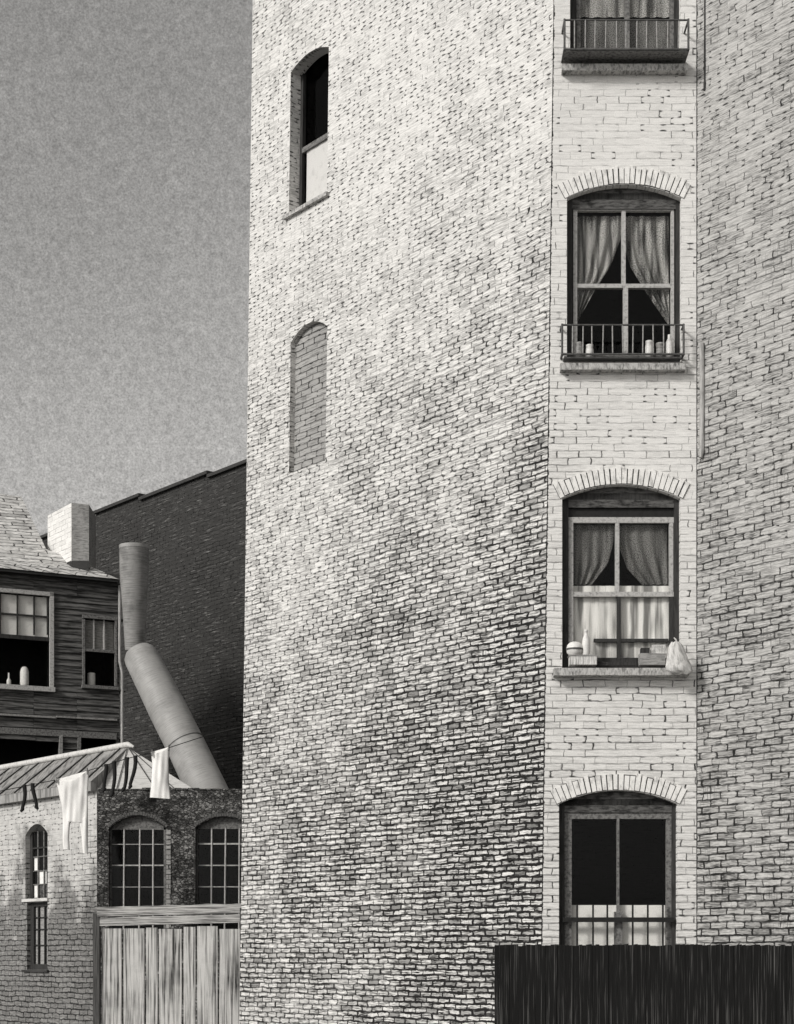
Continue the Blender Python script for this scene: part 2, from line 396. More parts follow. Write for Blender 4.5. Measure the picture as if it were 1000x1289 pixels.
def zL(px, py):
    z = 8.0
    for _ in range(6):
        p = mpL(sL(px, z), z); z = H + (HOR - py) / F * p.y
    return z

bld = empty('apartment_building', (2.0, YB + 3, 0), 'tall pale brick tenement with a flat window bay between two slanting darker walls', 'building')

# ---- bay
def bz(py): return H + (HOR - py) / 125.0
def bx(px): return (px - 500) / 125.0 - 1.4
WIN = [dict(x0=718, x1=857, sp=-135, top=-151, sill=78), dict(x0=714, x1=858, sp=249, top=232, sill=455),
       dict(x0=708, x1=857, sp=627, top=610, sill=842), dict(x0=704, x1=853, sp=1012, top=995, sill=1232)]
ops = [dict(ua=bx(w['x0']), ub=bx(w['x1']), zs=bz(w['sill']), zp=bz(w['sp']), rise=(w['sp'] - w['top']) / 125.0) for w in WIN]
mb = MB(); wall(mb, mpB, lambda z: x1(z) - 1.4, lambda z: X2 - 1.4, -.3, ZT, ops, Vector((0, 1, 0)), .16)
# painted crack-and-shade line at the left corner uses its own narrow uv so the ragged dark edge follows the corner
o = mb.build('bay_wall', M['bay'], bld); o['label'] = 'flat brick bay, light put into its pale colour, holding the column of windows'
for p in o.data.polygons:
    if abs(p.normal.y) > .9:
        for li in p.loop_indices:
            uvd = o.data.uv_layers[0].data[li].uv
            q = o.data.vertices[o.data.loops[li].vertex_index].co + Vector(bld.location)
            uvd.x = q.x - x1(q.z)
for w, op in zip(WIN, ops):
    mb = MB(); voussoirs(mb, mpB, Vector((0, -1, 0)), op['ua'], op['ub'], op['zp'], op['rise'])
    mb.build('window_arch', [M['voussoir'], M['mortar']], bld)

# ---- left oblique wall
def lop(pxl, pxr, sill_l, spring_l, top_c, rev):
    zs = zL(pxl, sill_l); zp = zL(pxl, spring_l); zt = zL((pxl + pxr) / 2 + 6, top_c)
    return dict(ua=sL(pxr, (zs + zp) / 2), ub=sL(pxl, (zs + zp) / 2), zs=zs, zp=zp, rise=zt - zp, rev=rev)
LW = lop(365, 413, 270, 92, 62, .17); LB = lop(365, 411, 596, 432, 404, .075)
LEN = sL(309.5, 7)
mb = MB(); wall(mb, mpL, lambda z: 0, lambda z: LEN, -.3, ZT, [LW, LB], -OUTL, .17)
o = mb.build('side_wall', M['wall'], bld); o['label'] = 'wide slanting brick wall left of the bay, darker below and pale above'
# infill of the blind window
mb = MB(); d = -OUTL * .073; N_ = 14
cu = [(LB['ua'] + (LB['ub'] - LB['ua']) * i / N_, arch_z(i / N_, LB['zp'], LB['rise'])) for i in range(N_ + 1)]
for i in range(N_):
    a, b = cu[i], cu[i + 1]; pts = [(a[0], LB['zs']), (b[0], LB['zs']), b, a]
    mb.face([mpL(*p) + d for p in pts], uv=pts)
o = mb.build('blind_window', M['infill'], bld); o['label'] = 'bricked-up arched window'
# right oblique wall
mb = MB(); wall(mb, mpR, lambda z: 0, lambda z: 5.5, -.3, ZT, [], -OUTL, .1)
o = mb.build('side_wall', M['wall_r'], bld); o['label'] = 'slanting brick wall right of the bay, shade put into its grey'
# back, flank, roof closing the body
e0 = mpL(LEN, 0); e1 = mpR(5.5, 0)
def col(p, q): return [Vector((p.x, p.y, -.3)), Vector((q.x, q.y, -.3)), Vector((q.x, q.y, ZT)), Vector((p.x, p.y, ZT))]
mb = MB()
eL0 = mpL(LEN, -.3); eL1 = mpL(LEN, ZT); bk = Vector((e1.x + 4, e0.y + 2.2, 0)); bl_ = Vector((e0.x + 1.6, e0.y + 2.2, 0))
mb.face([eL0, eL1, Vector((bl_.x, bl_.y, ZT)), Vector((bl_.x, bl_.y, -.3))])
mb.face(col(bl_, bk)); mb.face(col(bk, Vector((e1.x + 4, e1.y + 2, 0)))); mb.face(col(Vector((e1.x + 4, e1.y + 2, 0)), e1))
mb.build('rear_wall', M['wall_r'], bld)
mb = MB()
mb.face([Vector(p) for p in [(eL1.x, eL1.y, ZT), (x1(ZT), YB, ZT), (X2, YB, ZT), (e1.x, e1.y, ZT), (e1.x + 4, e1.y + 2, ZT), (bk.x, bk.y, ZT), (bl_.x, bl_.y, ZT)]])
mb.build('flat_roof', M['roof_tar'], bld)
# cornice, above the frame
mb = MB()
pl = [mpL(LEN, ZT), Vector((x1(ZT), YB, ZT)), Vector((X2, YB, ZT)), mpR(5.5, ZT)]
for a, b in zip(pl, pl[1:]):
    dd = (b - a).normalized(); nn = Vector((dd.y, -dd.x, 0)); nn = nn if nn.y < 0 else -nn
    mb.hexa([a + nn * .01, b + nn * .01, b + nn * .16, a + nn * .16], [q + Vector((0, 0, .25)) for q in (a + nn * -.15, b + nn * -.15, b + nn * .22, a + nn * .22)])
mb.build('cornice', M['sill'], bld)

# ---- sills of the bay windows
def stone_sill(xa, xb, ya, yb, pro, mat='sill'):
    mb = MB(); n = 14; a = W(xa, yb, YB - pro); b = W(xb, ya, YB - pro)
    for i in range(n):                       # slightly worn front edge in short lengths
        x0 = a.x + (b.x - a.x) * i / n; x1_ = a.x + (b.x - a.x) * (i + 1) / n
        j0 = mnoise.noise(Vector((x0 * 5, ya, 0))) * .006; j1 = mnoise.noise(Vector((x1_ * 5, ya, 0))) * .006
        mb.hexa([(x0, YB - pro + j0, a.z + j0), (x1_, YB - pro + j1, a.z + j1), (x1_, YB + .11, a.z), (x0, YB + .11, a.z)],
                [(x0, YB - pro + j0, b.z - .006), (x1_, YB - pro + j1, b.z - .006), (x1_, YB + .11, b.z + .006), (x0, YB + .11, b.z + .006)])
    return mb

def bars(rects, Y, d):
    mb = MB()
    for i, r in enumerate(rects): mb.pbox(*r, Y + .0015 * i, d)
    return mb

def tympanum(parent, w, ybot, mat, Y, inset=5):
    """wood panel that fills the head of the arch down to row ybot"""
    mb = MB(); n = 14; rise = (w['sp'] - w['top']) / 125.0
    xa, xb = bx(w['x0']), bx(w['x1']); z0 = bz(ybot)
    for i in range(n):
        t0, t1 = i / n, (i + 1) / n
        ua = xa + (xb - xa) * t0; ub = xa + (xb - xa) * t1
        za = arch_z(t0, bz(w['sp']), rise); zb_ = arch_z(t1, bz(w['sp']), rise)
        A = [Vector((ua + 1.4, Y, z0)), Vector((ub + 1.4, Y, z0)), Vector((ub + 1.4, Y, zb_)), Vector((ua + 1.4, Y, za))]
        mb.hexa(A, [q + Vector((0, -.012, 0)) for q in A])
    return mb.build('head_panel', mat, parent)

def room(xa, xb, ya, yb, Y0, depth=1.6, parent=None):
    a = W(xa - 25, yb + 12, YB); b = W(xb + 25, ya - 25, YB); y1 = Y0 + depth
    mb = MB(); x0, x1_, z0, z1 = a.x, b.x, a.z, b.z
    mb.face([(x0, y1, z0), (x1_, y1, z0), (x1_, y1, z1), (x0, y1, z1)])
    mb.face([(x0, Y0, z0), (x0, y1, z0), (x0, y1, z1), (x0, Y0, z1)]); mb.face([(x1_, Y0, z0), (x1_, y1, z0), (x1_, y1, z1), (x1_, Y0, z1)])
    mb.face([(x0, Y0, z0), (x1_, Y0, z0), (x1_, y1, z0), (x0, y1, z0)]); mb.face([(x0, Y0, z1), (x1_, Y0, z1), (x1_, y1, z1), (x0, y1, z1)])
    # inner lining around the opening so no daylight enters from behind the wall
    return mb.build('room_interior', M['room'], parent)

YF = YB + .085                              # face of window frames
YS = YB + .105                              # face of the sashes
YG = YB + .135                              # glass

def window_base(w, jamb, mat='dark_wood'):
    fr = [(w['x0'] - 1, w['sp'] - 8, w['x0'] + jamb, w['sill']), (w['x1'] - jamb, w['sp'] - 8, w['x1'] + 1, w['sill']),
          (w['x0'] + jamb, w['sp'] - 6, w['x1'] - jamb, w['sp'] + 2)]
    return bars(fr, YF, .10).build('window', M[mat], bld)

# window 1 (only its foot is in the picture)
w = WIN[0]; wd = window_base(w, 8)
tympanum(wd, w, -118, M['tymp'], YB + .10)
bars([(w['x0'] + 8, -122, w['x1'] - 8, -112), (w['x0'] + 8, -112, w['x0'] + 13, 66), (w['x1'] - 13, -112, w['x1'] - 8, 66), (787, -112, 793, 66),
      (w['x0'] + 13, -30, w['x1'] - 13, -24), (w['x0'] + 13, 60, w['x1'] - 13, 74)], YS, .05).build('sash', M['grey_wood'], wd)
bars([(w['x0'] + 12, -112, w['x1'] - 12, 66)], YG, .004).build('pane', M['glass'], wd)
room(w['x0'], w['x1'], -150, 80, YB + .17, parent=wd)
stone_sill(708, 866, 79, 88, .10).build('window_sill', M['sill'], wd)
# window 2
w = WIN[1]; wd = window_base(w, 7)
tympanum(wd, w, 258, M['tymp'], YB + .10)
bars([(722, 258, 849, 265), (722, 265, 727, 452), (845, 265, 849, 452), (783, 265, 788, 360), (785, 362, 791, 445), (722, 357, 849, 362), (722, 445, 849, 455)], YS, .05).build('sash', M['white_wood'], wd)
bars([(726, 264, 846, 446)], YG, .004).build('pane', M['glass'], wd)
room(w['x0'], w['x1'], 232, 457, YB + .17, parent=wd)
stone_sill(706, 864, 456, 465, .10).build('window_sill', M['sill'], wd)
# window 3
w = WIN[2]; wd = window_base(w, 8)
tympanum(wd, w, 636, M['tymp'], YB + .10)
bars([(716, 636, 849, 652)], YB + .12, .05).build('head_board', M['iron_black'], wd)
bars([(715, 651, 850, 658), (715, 658, 722, 838), (843, 658, 848, 745), (775, 658, 780, 746), (714, 745, 850, 751)], YS, .05).build('sash', M['white_wood'], wd)
bars([(777, 751, 782, 830), (843, 751, 851, 836), (716, 828, 849, 840), (748, 804, 842, 808)], YS + .004, .04).build('sash', M['dark_wood'], wd)
bars([(718, 656, 846, 832)], YG, .004).build('pane', M['glass'], wd)
room(w['x0'], w['x1'], 610, 845, YB + .17, parent=wd)
stone_sill(698, 868, 840, 850, .15).build('window_sill', M['sill'], wd)
# window 4
w = WIN[3]; wd = window_base(w, 7)
tympanum(wd, w, 1022, M['tymp'], YB + .10)
bars([(711, 1021, 846, 1031), (711, 1031, 720, 1226), (839, 1031, 847, 1226)], YS, .05).build('sash', M['grey_wood'], wd)
bars([(777, 1031, 780, 1150), (774, 1148, 784, 1230), (711, 1224, 847, 1232)], YS - .004, .055).build('sash', M['grey_wood'], wd)
bars([(719, 1030, 840, 1226)], YG, .004).build('pane', M['glass'], wd)
room(w['x0'], w['x1'], 995, 1238, YB + .17, parent=wd)
stone_sill(696, 862, 1232, 1242, .10).build('window_sill', M['sill'], wd)
mb = MB()
g = YB + .03
for x in (727, 747, 765, 797, 816, 835): mb.pbox(x - 1.1, 1139, x + 1.1, 1228, g, .018)
mb.pbox(709, 1155, 849, 1161, g - .006, .03)
mb.build('window_guard', M['iron_black'], bld)

# ---- curtains and blinds
def curtain(name, ptsL, ptsR, mat, Y, label, cat='curtain', group=None, folds=5, amp=.018, nr=26, nc=40):
    """ptsL / ptsR : lists of photo points down the left and right edges"""
    def at(pts, t):
        t *= len(pts) - 1; i = min(int(t), len(pts) - 2); f = t - i
        return (pts[i][0] + (pts[i + 1][0] - pts[i][0]) * f, pts[i][1] + (pts[i + 1][1] - pts[i][1]) * f)
    rows = []
    for i in range(nr + 1):
        t = i / nr; a = at(ptsL, t); b = at(ptsR, t); r = []
        for j in range(nc + 1):
            s_ = j / nc; p = W(a[0] + (b[0] - a[0]) * s_, a[1] + (b[1] - a[1]) * s_, YB + .0)
            wv = math.sin(2 * PI * folds * s_ + 1.2 * math.sin(3 * t + s_ * 2)) * amp * (.4 + .6 * t)
            r.append(Vector((p.x, Y + wv, p.z)))
        rows.append(r)
    mb = MB(); mb.grid(rows, planar=True)
    # second skin 2 mm behind makes the cloth a thin solid
    mb.grid([[q + Vector((0, .003, 0)) for q in r][::-1] for r in rows], planar=True)
    o = mb.build(name, mat); return tag(o, label, cat, group)
YC = YB + .19
curtain('curtain', [(727, 262), (727, 330), (727, 397)], [(787, 262), (785, 290), (772, 325), (750, 360), (727, 402)], M['lace'], YC,
        'pale lace curtain swept to the left in the window above the low balcony rail', group='lace curtains', folds=4, amp=.028)
curtain('curtain', [(788, 262), (787, 290), (797, 325), (820, 362), (846, 400)], [(846, 262), (846, 330), (846, 396)], M['lace'], YC,
        'pale lace curtain swept to the right in the window above the low balcony rail', group='lace curtains', folds=4, amp=.028)
curtain('curtain', [(722, 655), (722, 690), (722, 731)], [(777, 655), (775, 680), (768, 705), (748, 731)], M['lace_dark'], YC,
        'dark grey lace curtain swept to the left above the white half curtain', group='grey lace curtains', folds=4)
curtain('curtain', [(778, 655), (782, 680), (793, 710), (812, 731)], [(844, 655), (844, 690), (844, 731)], M['lace_dark'], YC,
        'dark grey lace curtain swept to the right above the white half curtain', group='grey lace curtains', folds=4)
curtain('half_curtain', [(720, 733), (720, 832)], [(846, 733), (846, 832)], M['cafe'], YB + .172,
        'white pleated half curtain across the window with boxes on its sill', folds=9, amp=.010)
curtain('half_curtain', [(719, 1139), (719, 1228)], [(841, 1139), (841, 1228)], M['shade'], YB + .172,
        'white half curtain behind the iron bars of the lowest window', folds=3, amp=.004)
curtain('half_curtain', [(728, -110), (728, 10)], [(848, -110), (848, 10)], M['lace'], YB + .172,
        'white curtain hanging in the topmost window, cut by the picture edge', folds=8, amp=.010)
curtain('half_curtain', [(728, 11), (728, 62)], [(848, 11), (848, 62)], M['lace_dark'], YB + .19,
        'grey lace strip behind the topmost balcony basket', folds=6, amp=.010)

# ---- guards in front of windows 1 and 2
def guard(xa, xb, ytop, ybot, pro, nb, taper=None, seed=1):
    rnd = random.Random(seed); Yf = YB - pro
    root_m = MB(); r = .008
    a = W(xa, ytop, Yf); b = W(xb, ybot, Yf)
    def seg(p, q, rr=r): root_m.tube([p, q], rr, 6)
    for z, rr in ((a.z, .010), (b.z, .013), ):
        seg((a.x, Yf, z), (b.x, Yf, z), rr)
        seg((a.x, Yf, z), (a.x, YB + .02, z), rr); seg((b.x, Yf, z), (b.x, YB + .02, z), rr)
    seg((a.x, Yf, b.z), (a.x, Yf, a.z + .012), .011); seg((b.x, Yf, b.z), (b.x, Yf, a.z + .012), .011)
    fr = root_m.build('balcony_basket' if taper else 'balcony_rail', M['iron'], bld)
    mb = MB()
    for i in range(1, nb):
        x = a.x + (b.x - a.x) * i / nb + rnd.uniform(-.006, .006); x2 = x + rnd.uniform(-.006, .006)
        mb.tube([(x, Yf, b.z), (x2, Yf + rnd.uniform(-.004, .004), a.z)], .0068, 6)
    mb.build('baluster', M['iron_pale'], fr)['label'] = 'row of worn upright bars'
    mb = MB()
    if taper:                                # splayed tray under the basket
        c = W(taper[0], taper[2], YB); e = W(taper[1], taper[2], YB)
        mb.hexa([(c.x, YB - .03, c.z), (e.x, YB - .03, c.z), (e.x, YB - .002, c.z), (c.x, YB - .002, c.z)],
                [(a.x, Yf - .004, b.z - .016), (b.x, Yf - .004, b.z - .016), (b.x, YB - .002, b.z - .016), (a.x, YB - .002, b.z - .016)])
    else:
        mb.box(a.x + .02, b.x - .02, Yf + .01, YB - .003, b.z - .035, b.z - .014)
    mb.build('tray', M['grey_wood'] if taper else M['iron'], fr)
    return fr
guard(711, 867, 25, 62, .25, 12, taper=(722, 856, 77), seed=3)
guard(708, 861, 409, 446, .12, 12, seed=5)

# ---- upper left-wall window
z = LW['zs']
def lwp(u, z, dep): return mpL(u, z) - OUTL * dep
wdm = MB()
def lbar(mb, u0, u1, z0, z1, dep, th=.05):
    A = [lwp(u0, z0, dep), lwp(u1, z0, dep), lwp(u1, z0, dep + th), lwp(u0, z0, dep + th)]
    B = [lwp(u0, z1, dep), lwp(u1, z1, dep), lwp(u1, z1, dep + th), lwp(u0, z1, dep + th)]
    mb.hexa(A, B)
ua, ub = LW['ua'], LW['ub']; zt = LW['zp'] + LW['rise'] + .02; zm = zL(389, 172)
lbar(wdm, ua - .01, ua + .05, z, zt, .15); lbar(wdm, ub - .05, ub + .01, z, zt, .15)
wdl = wdm.build('window', M['dark_wood'], bld)
mb = MB(); lbar(mb, ua + .05, ub - .05, zm - .03, zm + .03, .145); mb.build('meeting_rail', M['grey_wood'], wdl)
mb = MB(); lbar(mb, ua + .05, ub - .05, z, zt, .185, .004); mb.build('pane', M['glass'], wdl)
mb = MB(); lbar(mb, ua - .05, ub + .06, z - .045, z - .001, -.05, .22); mb.build('window_sill', M['sill'], wdl)
mb = MB()
for (q0, q1, q2, q3) in (((ua - .5, z - .3), (ub + .5, z - .3), (ub + .5, zt + .3), (ua - .5, zt + .3)),):
    mb.face([lwp(*q0, 1.2), lwp(*q1, 1.2), lwp(*q2, 1.2), lwp(*q3, 1.2)])
for uu in (ua - .5, ub + .5): mb.face([lwp(uu, z - .3, .2), lwp(uu, z - .3, 1.2), lwp(uu, zt + .3, 1.2), lwp(uu, zt + .3, .2)])
for zz in (z - .3, zt + .3): mb.face([lwp(ua - .5, zz, .2), lwp(ub + .5, zz, .2), lwp(ub + .5, zz, 1.2), lwp(ua - .5, zz, 1.2)])
mb.build('room_interior', M['room'], wdl)
mb = MB(); rows = []
for i in range(9):
    zz = z + .03 + (zm - z - .06) * i / 8
    rows.append([lwp(ua + .05 + (ub - ua - .16) * j / 16, zz, .176 + .002 * math.sin(j * 1.3)) for j in range(17)])
mb.grid(rows)
tag(mb.build('roller_blind', M['old_blind']), 'white blind filling the lower half of the narrow arched window high on the left wall', 'blind')

# ---- pipes on the right wall
def wallpipe(pxc, y0, y1, r, mat, lab, foot=True):
    P0 = W(pxc, y0, YB - .08); P1 = W(pxc, y1, YB - .08)
    mb = MB(); mb.tube([P0, (P0 + P1) / 2 + Vector((.003, 0, 0)), P1], r, 12)
    for t in (.12, .5, .9):
        q = P0.lerp(P1, t); mb.box(q.x - r * 1.25, q.x + .1, q.y, q.y + .03, q.z - .014, q.z + .014)
    if foot: mb.tube([P1 + Vector((0, 0, .03)), P1 + Vector((-.012, -.01, -.05))], [r * 1.25, r * .6], 10)
    o = mb.build('wall_pipe', mat, bld); o['label'] = lab
wallpipe(888.5, -120, 108, .017, M['iron_black'], 'thin black pipe at the top beside the bay')
wallpipe(884, 432, 570, .026, M['pipe'], 'short pale pipe beside the bay')

# ================================================================== THINGS IN AND ON THE BAY WINDOWS
def at_sill(px, py, pro): p = W(px, py, YB - pro); return p
# jars behind the rail of window 2 (inside the sill, in front of the sash)
def jar(px0, px1, ytop, ybase, Y, lab, mat='ceramic', grp=None, kind='jar', neck=.8):
    c = W((px0 + px1) / 2, ybase, Y); r = (px1 - px0) / 2 / F * Y; h = (ybase - ytop) / F * Y
    mb = MB(); mb.lathe(c, [(r * .8, 0), (r, h * .12), (r, h * .75), (r * neck, h * .9), (r * neck, h), (r * neck * .8, h)], 18)
    return tag(mb.build(kind, M[mat]), lab, 'jar' if kind == 'jar' else kind, grp)
ys = YB + .03
def on2(py_top, px0, px1, lab, neck=.85, kind='jar', mat='ceramic'):   # stand on sill 2 (top row 456)
    zb = bz(455.5); h = (455.5 - py_top) / 125; r = (px1 - px0) / 250
    c = Vector((((px0 + px1) / 2 - 500) / 125, ys, zb))
    mb = MB(); mb.lathe(c, [(r * .8, 0), (r, h * .1), (r, h * .72), (r * neck, h * .88), (r * neck * 1.08, h * .9), (r * neck * 1.08, h), (r * neck * .7, h)], 18)
    return tag(mb.build(kind, M[mat]), lab, 'jar', 'jars behind the low balcony rail')
on2(430, 725, 735, 'small grey jar at the far left behind the low balcony rail', mat='iron_pale')
on2(433, 738, 748, 'small white jar second from the left behind the low balcony rail')
on2(428, 813, 823, 'white jar right of centre behind the low balcony rail')
on2(431, 827, 837, 'short grey pot between the white jars behind the low balcony rail', neck=1.05, mat='card')
on2(420, 839, 848, 'tallest white jar at the right end behind the low balcony rail', neck=.4)

zs3 = bz(840) + .008; yo = YB - .06
def X(px): return (px - 500) / 125
# book / crate under bottle
mb = MB(); mb.box(X(716) , X(750), yo - .06, yo + .07, zs3, zs3 + .085)
mb.cur = 1; mb.box(X(715), X(751), yo - .067, yo + .07, zs3 + .086, zs3 + .098)
BOX = tag(mb.build('lidded_box', [M['pages'], M['card']]), 'slatted pale box with a flat lid at the left end of the window sill', 'box')
zb3 = zs3 + .099
mb = MB(); c = Vector((X(723), yo, zb3)); mb.lathe(c, [(.05, 0), (.078, .025), (.085, .065), (.075, .105), (.05, .13), (.02, .138)], 20)
mb.cur = 1; mb.lathe(c + Vector((0, 0, .0)), [(.0875, .052), (.0885, .062), (.0875, .070)], 20)
tag(mb.build('round_pot', [M['ceramic'], M['iron']]), 'round white pot on the pale box at the left of the window sill', 'pot')
mb = MB(); c = Vector((X(737), yo - .02, zb3)); mb.lathe(c, [(.032, 0), (.038, .02), (.040, .12), (.034, .17), (.017, .205), (.016, .235), (.019, .237), (.019, .255), (.012, .256)], 18)
tag(mb.build('milk_bottle', M['ceramic']), 'pale bottle standing on the pale box beside the round pot', 'bottle')
# right boxes
mb = MB(); mb.box(X(804), X(836), yo - .05, yo + .07, zs3, zs3 + .115)
tag(mb.build('carton', M['card']), 'grey carton on the window sill beside the crumpled bag, the lowest of three', 'box', 'cartons on the sill')
mb = MB(); mb.box(X(806), X(817), yo - .02, yo + .06, zs3 + .116, zs3 + .175)
tag(mb.build('carton', M['dark_wood']), 'smallest grey carton, on top of the low carton at its left end', 'box', 'cartons on the sill')
mb = MB(); mb.box(X(819), X(838), yo - .03, yo + .06, zs3 + .116, zs3 + .165); mb.box(X(820.5), X(837), yo - .02, yo + .05, zs3 + .166, zs3 + .205)
tag(mb.build('carton', M['paper_bag']), 'pale stepped package on the low carton next to the crumpled bag', 'box', 'cartons on the sill')
# iron pan / tool lying between
mb = MB(); mb.box(X(752), X(800), yo + .0, yo + .05, zs3, zs3 + .035); mb.tube([(X(750), yo, zs3 + .05), (X(762), yo + .01, zs3 + .02)], .014, 8)
tag(mb.build('wooden_bar', M['dark_wood']), 'dark wooden bar lying on the sill between the boxes', 'bar')
# crumpled bag hanging over the sill end
def bag():
    rows = []; n = 28
    prof = [(809, 846, 855, .03), (812, 843.5, 858, .05), (820, 841.5, 861, .065), (830, 839.5, 865.5, .08), (839, 838, 869.5, .09), (844, 838.5, 870.5, .09), (846.5, 846, 870, .07), (848, 852, 866, .04)]
    for k, (py, xa, xb, dp) in enumerate(prof):
        c = W((xa + xb) / 2, py, YB - .235); hw = (xb - xa) / 250; r = []
        for i in range(n):
            a = 2 * PI * i / n; rr = 1 + .09 * math.sin(5 * a + k * .5) + .05 * math.sin(11 * a + k)
            r.append(c + Vector((hw * rr * math.cos(a), dp * .62 * rr * math.sin(a), .012 * math.sin(3 * a + k))))
        rows.append(r)
    mb = MB(); mb.grid(rows, close=True); mb.face(rows[0]); mb.face(rows[-1][::-1])
    # twisted neck tied to the frame
    p = W(853, 810, YB - .235); q = W(851, 805, YB - .16); mb.tube([p, q, W(849, 803, YB + .085)], [.012, .008, .006], 8)
    return mb
tag(bag().build('crumpled_bag', M['paper_bag']), 'crumpled white bag hanging over the right end of the window sill', 'bag')

# ================================================================== BLACK BOARD FENCE (right front)
YFe = 14.6
fx0 = W(623, 0, YFe).x; fx1 = W(1000, 0, YFe).x + 1.6
fr = empty('board_fence', (fx0 + 1.5, YFe, 0), 'low black board fence running in front of the window bay to the right', 'fence')
mb = MB(); x = fx0; rnd = random.Random(11); ztop = H + (HOR - 1190) / F * YFe
while x < fx1:
    w_ = rnd.uniform(.028, .05); t = ztop + rnd.uniform(-.007, .007); y = YFe + rnd.uniform(0, .008)
    mb.hexa([(x, y, .02), (x + w_ - .001, y, .02), (x + w_ - .001, y + .022, .02), (x, y + .022, .02)],
            [(x, y, t), (x + w_ - .001, y, t + rnd.uniform(-.008, .008)), (x + w_ - .001, y + .022, t), (x, y + .022, t)])
    x += w_
mb.build('boards', M['black_fence'], fr)
mb = MB(); mb.box(fx0, fx1, YFe + .03, YFe + .08, .5, .6); mb.box(fx0, fx1, YFe + .03, YFe + .08, 1.45, 1.55); mb.build('rail', M['dark_wood'], fr)
for i in range(4):
    mb = MB(); xx = fx0 + .06 + i * 1.5; mb.box(xx, xx + .1, YFe + .081, YFe + .18, -.2, ztop - .05); mb.build('post', M['dark_wood'], fr)

# ================================================================== PALE PLANK GATE (left front)
YGt = 21.95
gt = empty('plank_gate', (W(214, 0, YGt).x, YGt, 0), 'weathered pale plank gate under a heavy double crossbeam', 'gate')
rnd = random.Random(5)
xs = [127, 137, 153, 157, 184, 200, 230, 247, 268, 283, 304]
xs = [127, 154, 183, 199, 230, 247, 275, 304]
for a, b in zip(xs, xs[1:]):
    g_ = rnd.uniform(.8, 1.5); mb = MB(); t = 1167 + rnd.uniform(-1, 3)
    p = W(a + g_, 1430, YGt); q = W(b - g_, t, YGt); y = YGt + rnd.uniform(-.008, .008)
    mb.box(p.x, q.x, y, y + .03, .06, q.z); mb.build('plank', M['gate'], gt)
for (ya, yb, dy) in ((1142, 1154, -.05), (1155.2, 1166, -.035)):
    mb = MB(); a = W(122, yb, YGt + dy); b = W(306, ya, YGt + dy); n = 24
    for i in range(n):
        xa = a.x + (b.x - a.x) * i / n; xb = a.x + (b.x - a.x) * (i + 1) / n
        ra = mnoise.noise(Vector((xa * 4, ya, 1))) * .012; rb = mnoise.noise(Vector((xb * 4, ya, 1))) * .012
        slope = lambda xx: (xx - a.x) / (b.x - a.x) * .045
        mb.hexa([(xa, YGt + dy, a.z + slope(xa)), (xb, YGt + dy, a.z + slope(xb)), (xb, YGt + .09, a.z + slope(xb)), (xa, YGt + .09, a.z + slope(xa))],
                [(xa, YGt + dy, b.z + ra + slope(xa)), (xb, YGt + dy, b.z + rb + slope(xb)), (xb, YGt + .09, b.z + slope(xb)), (xa, YGt + .09, b.z + slope(xa))])
    mb.build('crossbeam', M['gate_beam'], gt)
for (xa, xb, yt, yy) in ((117, 125, 1150, YGt), (302, 309, 1143, YGt - .06)):
    mb = MB(); p = W(xa, 1400, yy - .04); q = W(xb, yt, yy - .04); mb.box(p.x, q.x, yy - .04, yy + .07, -.2, q.z); mb.build('post', M['gate_post'], gt)
mb = MB(); p = W(127, 1400, YGt); q = W(304, 1400, YGt); mb.box(p.x, q.x, YGt + .04, YGt + .09, .4, .5); mb.build('rail', M['gate_beam'], gt)

# ================================================================== BLACK BACK BUILDING
YK = 37.0
kb = empty('windowless_building', (W(200, 0, YK + 3).x, YK + 4, 0), 'black windowless brick building rising behind the duct and the wooden house', 'building')
def kp(px):                                 # point on its wall for a photo column
    r0 = (310 - 500) / F; r = (px - 500) / F; X0 = r0 * YK
    t = (X0 - r * YK) / (r - K); return Vector((X0 + K * t, YK + t, 0))
secs = [(420, 264, 580, 310), (264, 178, 594, 261), (178, 114, 622, 176), (114, 53, 627, 176)]
mb = MB(); cp = MB()
for (pa, pb, yref, xref) in secs:
    pr_ = kp(xref); zt_ = H + (HOR - yref) / F * pr_.y
    A, B = kp(pa), kp(pb)
    ua = (A - kp(310)).dot(D); ub_ = (B - kp(310)).dot(D)
    mb.face([Vector((A.x, A.y, -.3)), Vector((B.x, B.y, -.3)), Vector((B.x, B.y, zt_)), Vector((A.x, A.y, zt_))], uv=[(ua, -.3), (ub_, -.3), (ub_, zt_), (ua, zt_)])
    o_ = OUTL
    cp.hexa([A + o_ * .08 + Vector((0, 0, zt_ - .07)), B + o_ * .08 + Vector((0, 0, zt_ - .07)), B - o_ * .4 + Vector((0, 0, zt_ - .07)), A - o_ * .4 + Vector((0, 0, zt_ - .07))],
            [A + o_ * .08 + Vector((0, 0, zt_)), B + o_ * .08 + Vector((0, 0, zt_)), B - o_ * .4 + Vector((0, 0, zt_)), A - o_ * .4 + Vector((0, 0, zt_))])
A, B = kp(420), kp(53); o_ = -OUTL * 5
mb.face([B + Vector((0, 0, -.3)), B + o_ + Vector((0, 0, -.3)), B + o_ + Vector((0, 0, 12)), B + Vector((0, 0, 12))])
mb.face([A + Vector((0, 0, -.3)), A + o_ + Vector((0, 0, -.3)), A + o_ + Vector((0, 0, 12)), A + Vector((0, 0, 12))])
mb.face([A + o_ + Vector((0, 0, -.3)), B + o_ + Vector((0, 0, -.3)), B + o_ + Vector((0, 0, 12)), A + o_ + Vector((0, 0, 12))])
mb.build('wall', M['black_wall'], kb); cp.build('coping', M['roof_tar'], kb)
mb = MB(); zz = 12.0; mb.face([A + Vector((0, 0, zz)), B + Vector((0, 0, zz)), B + o_ + Vector((0, 0, zz)), A + o_ + Vector((0, 0, zz))]); mb.build('flat_roof', M['roof_tar'], kb)

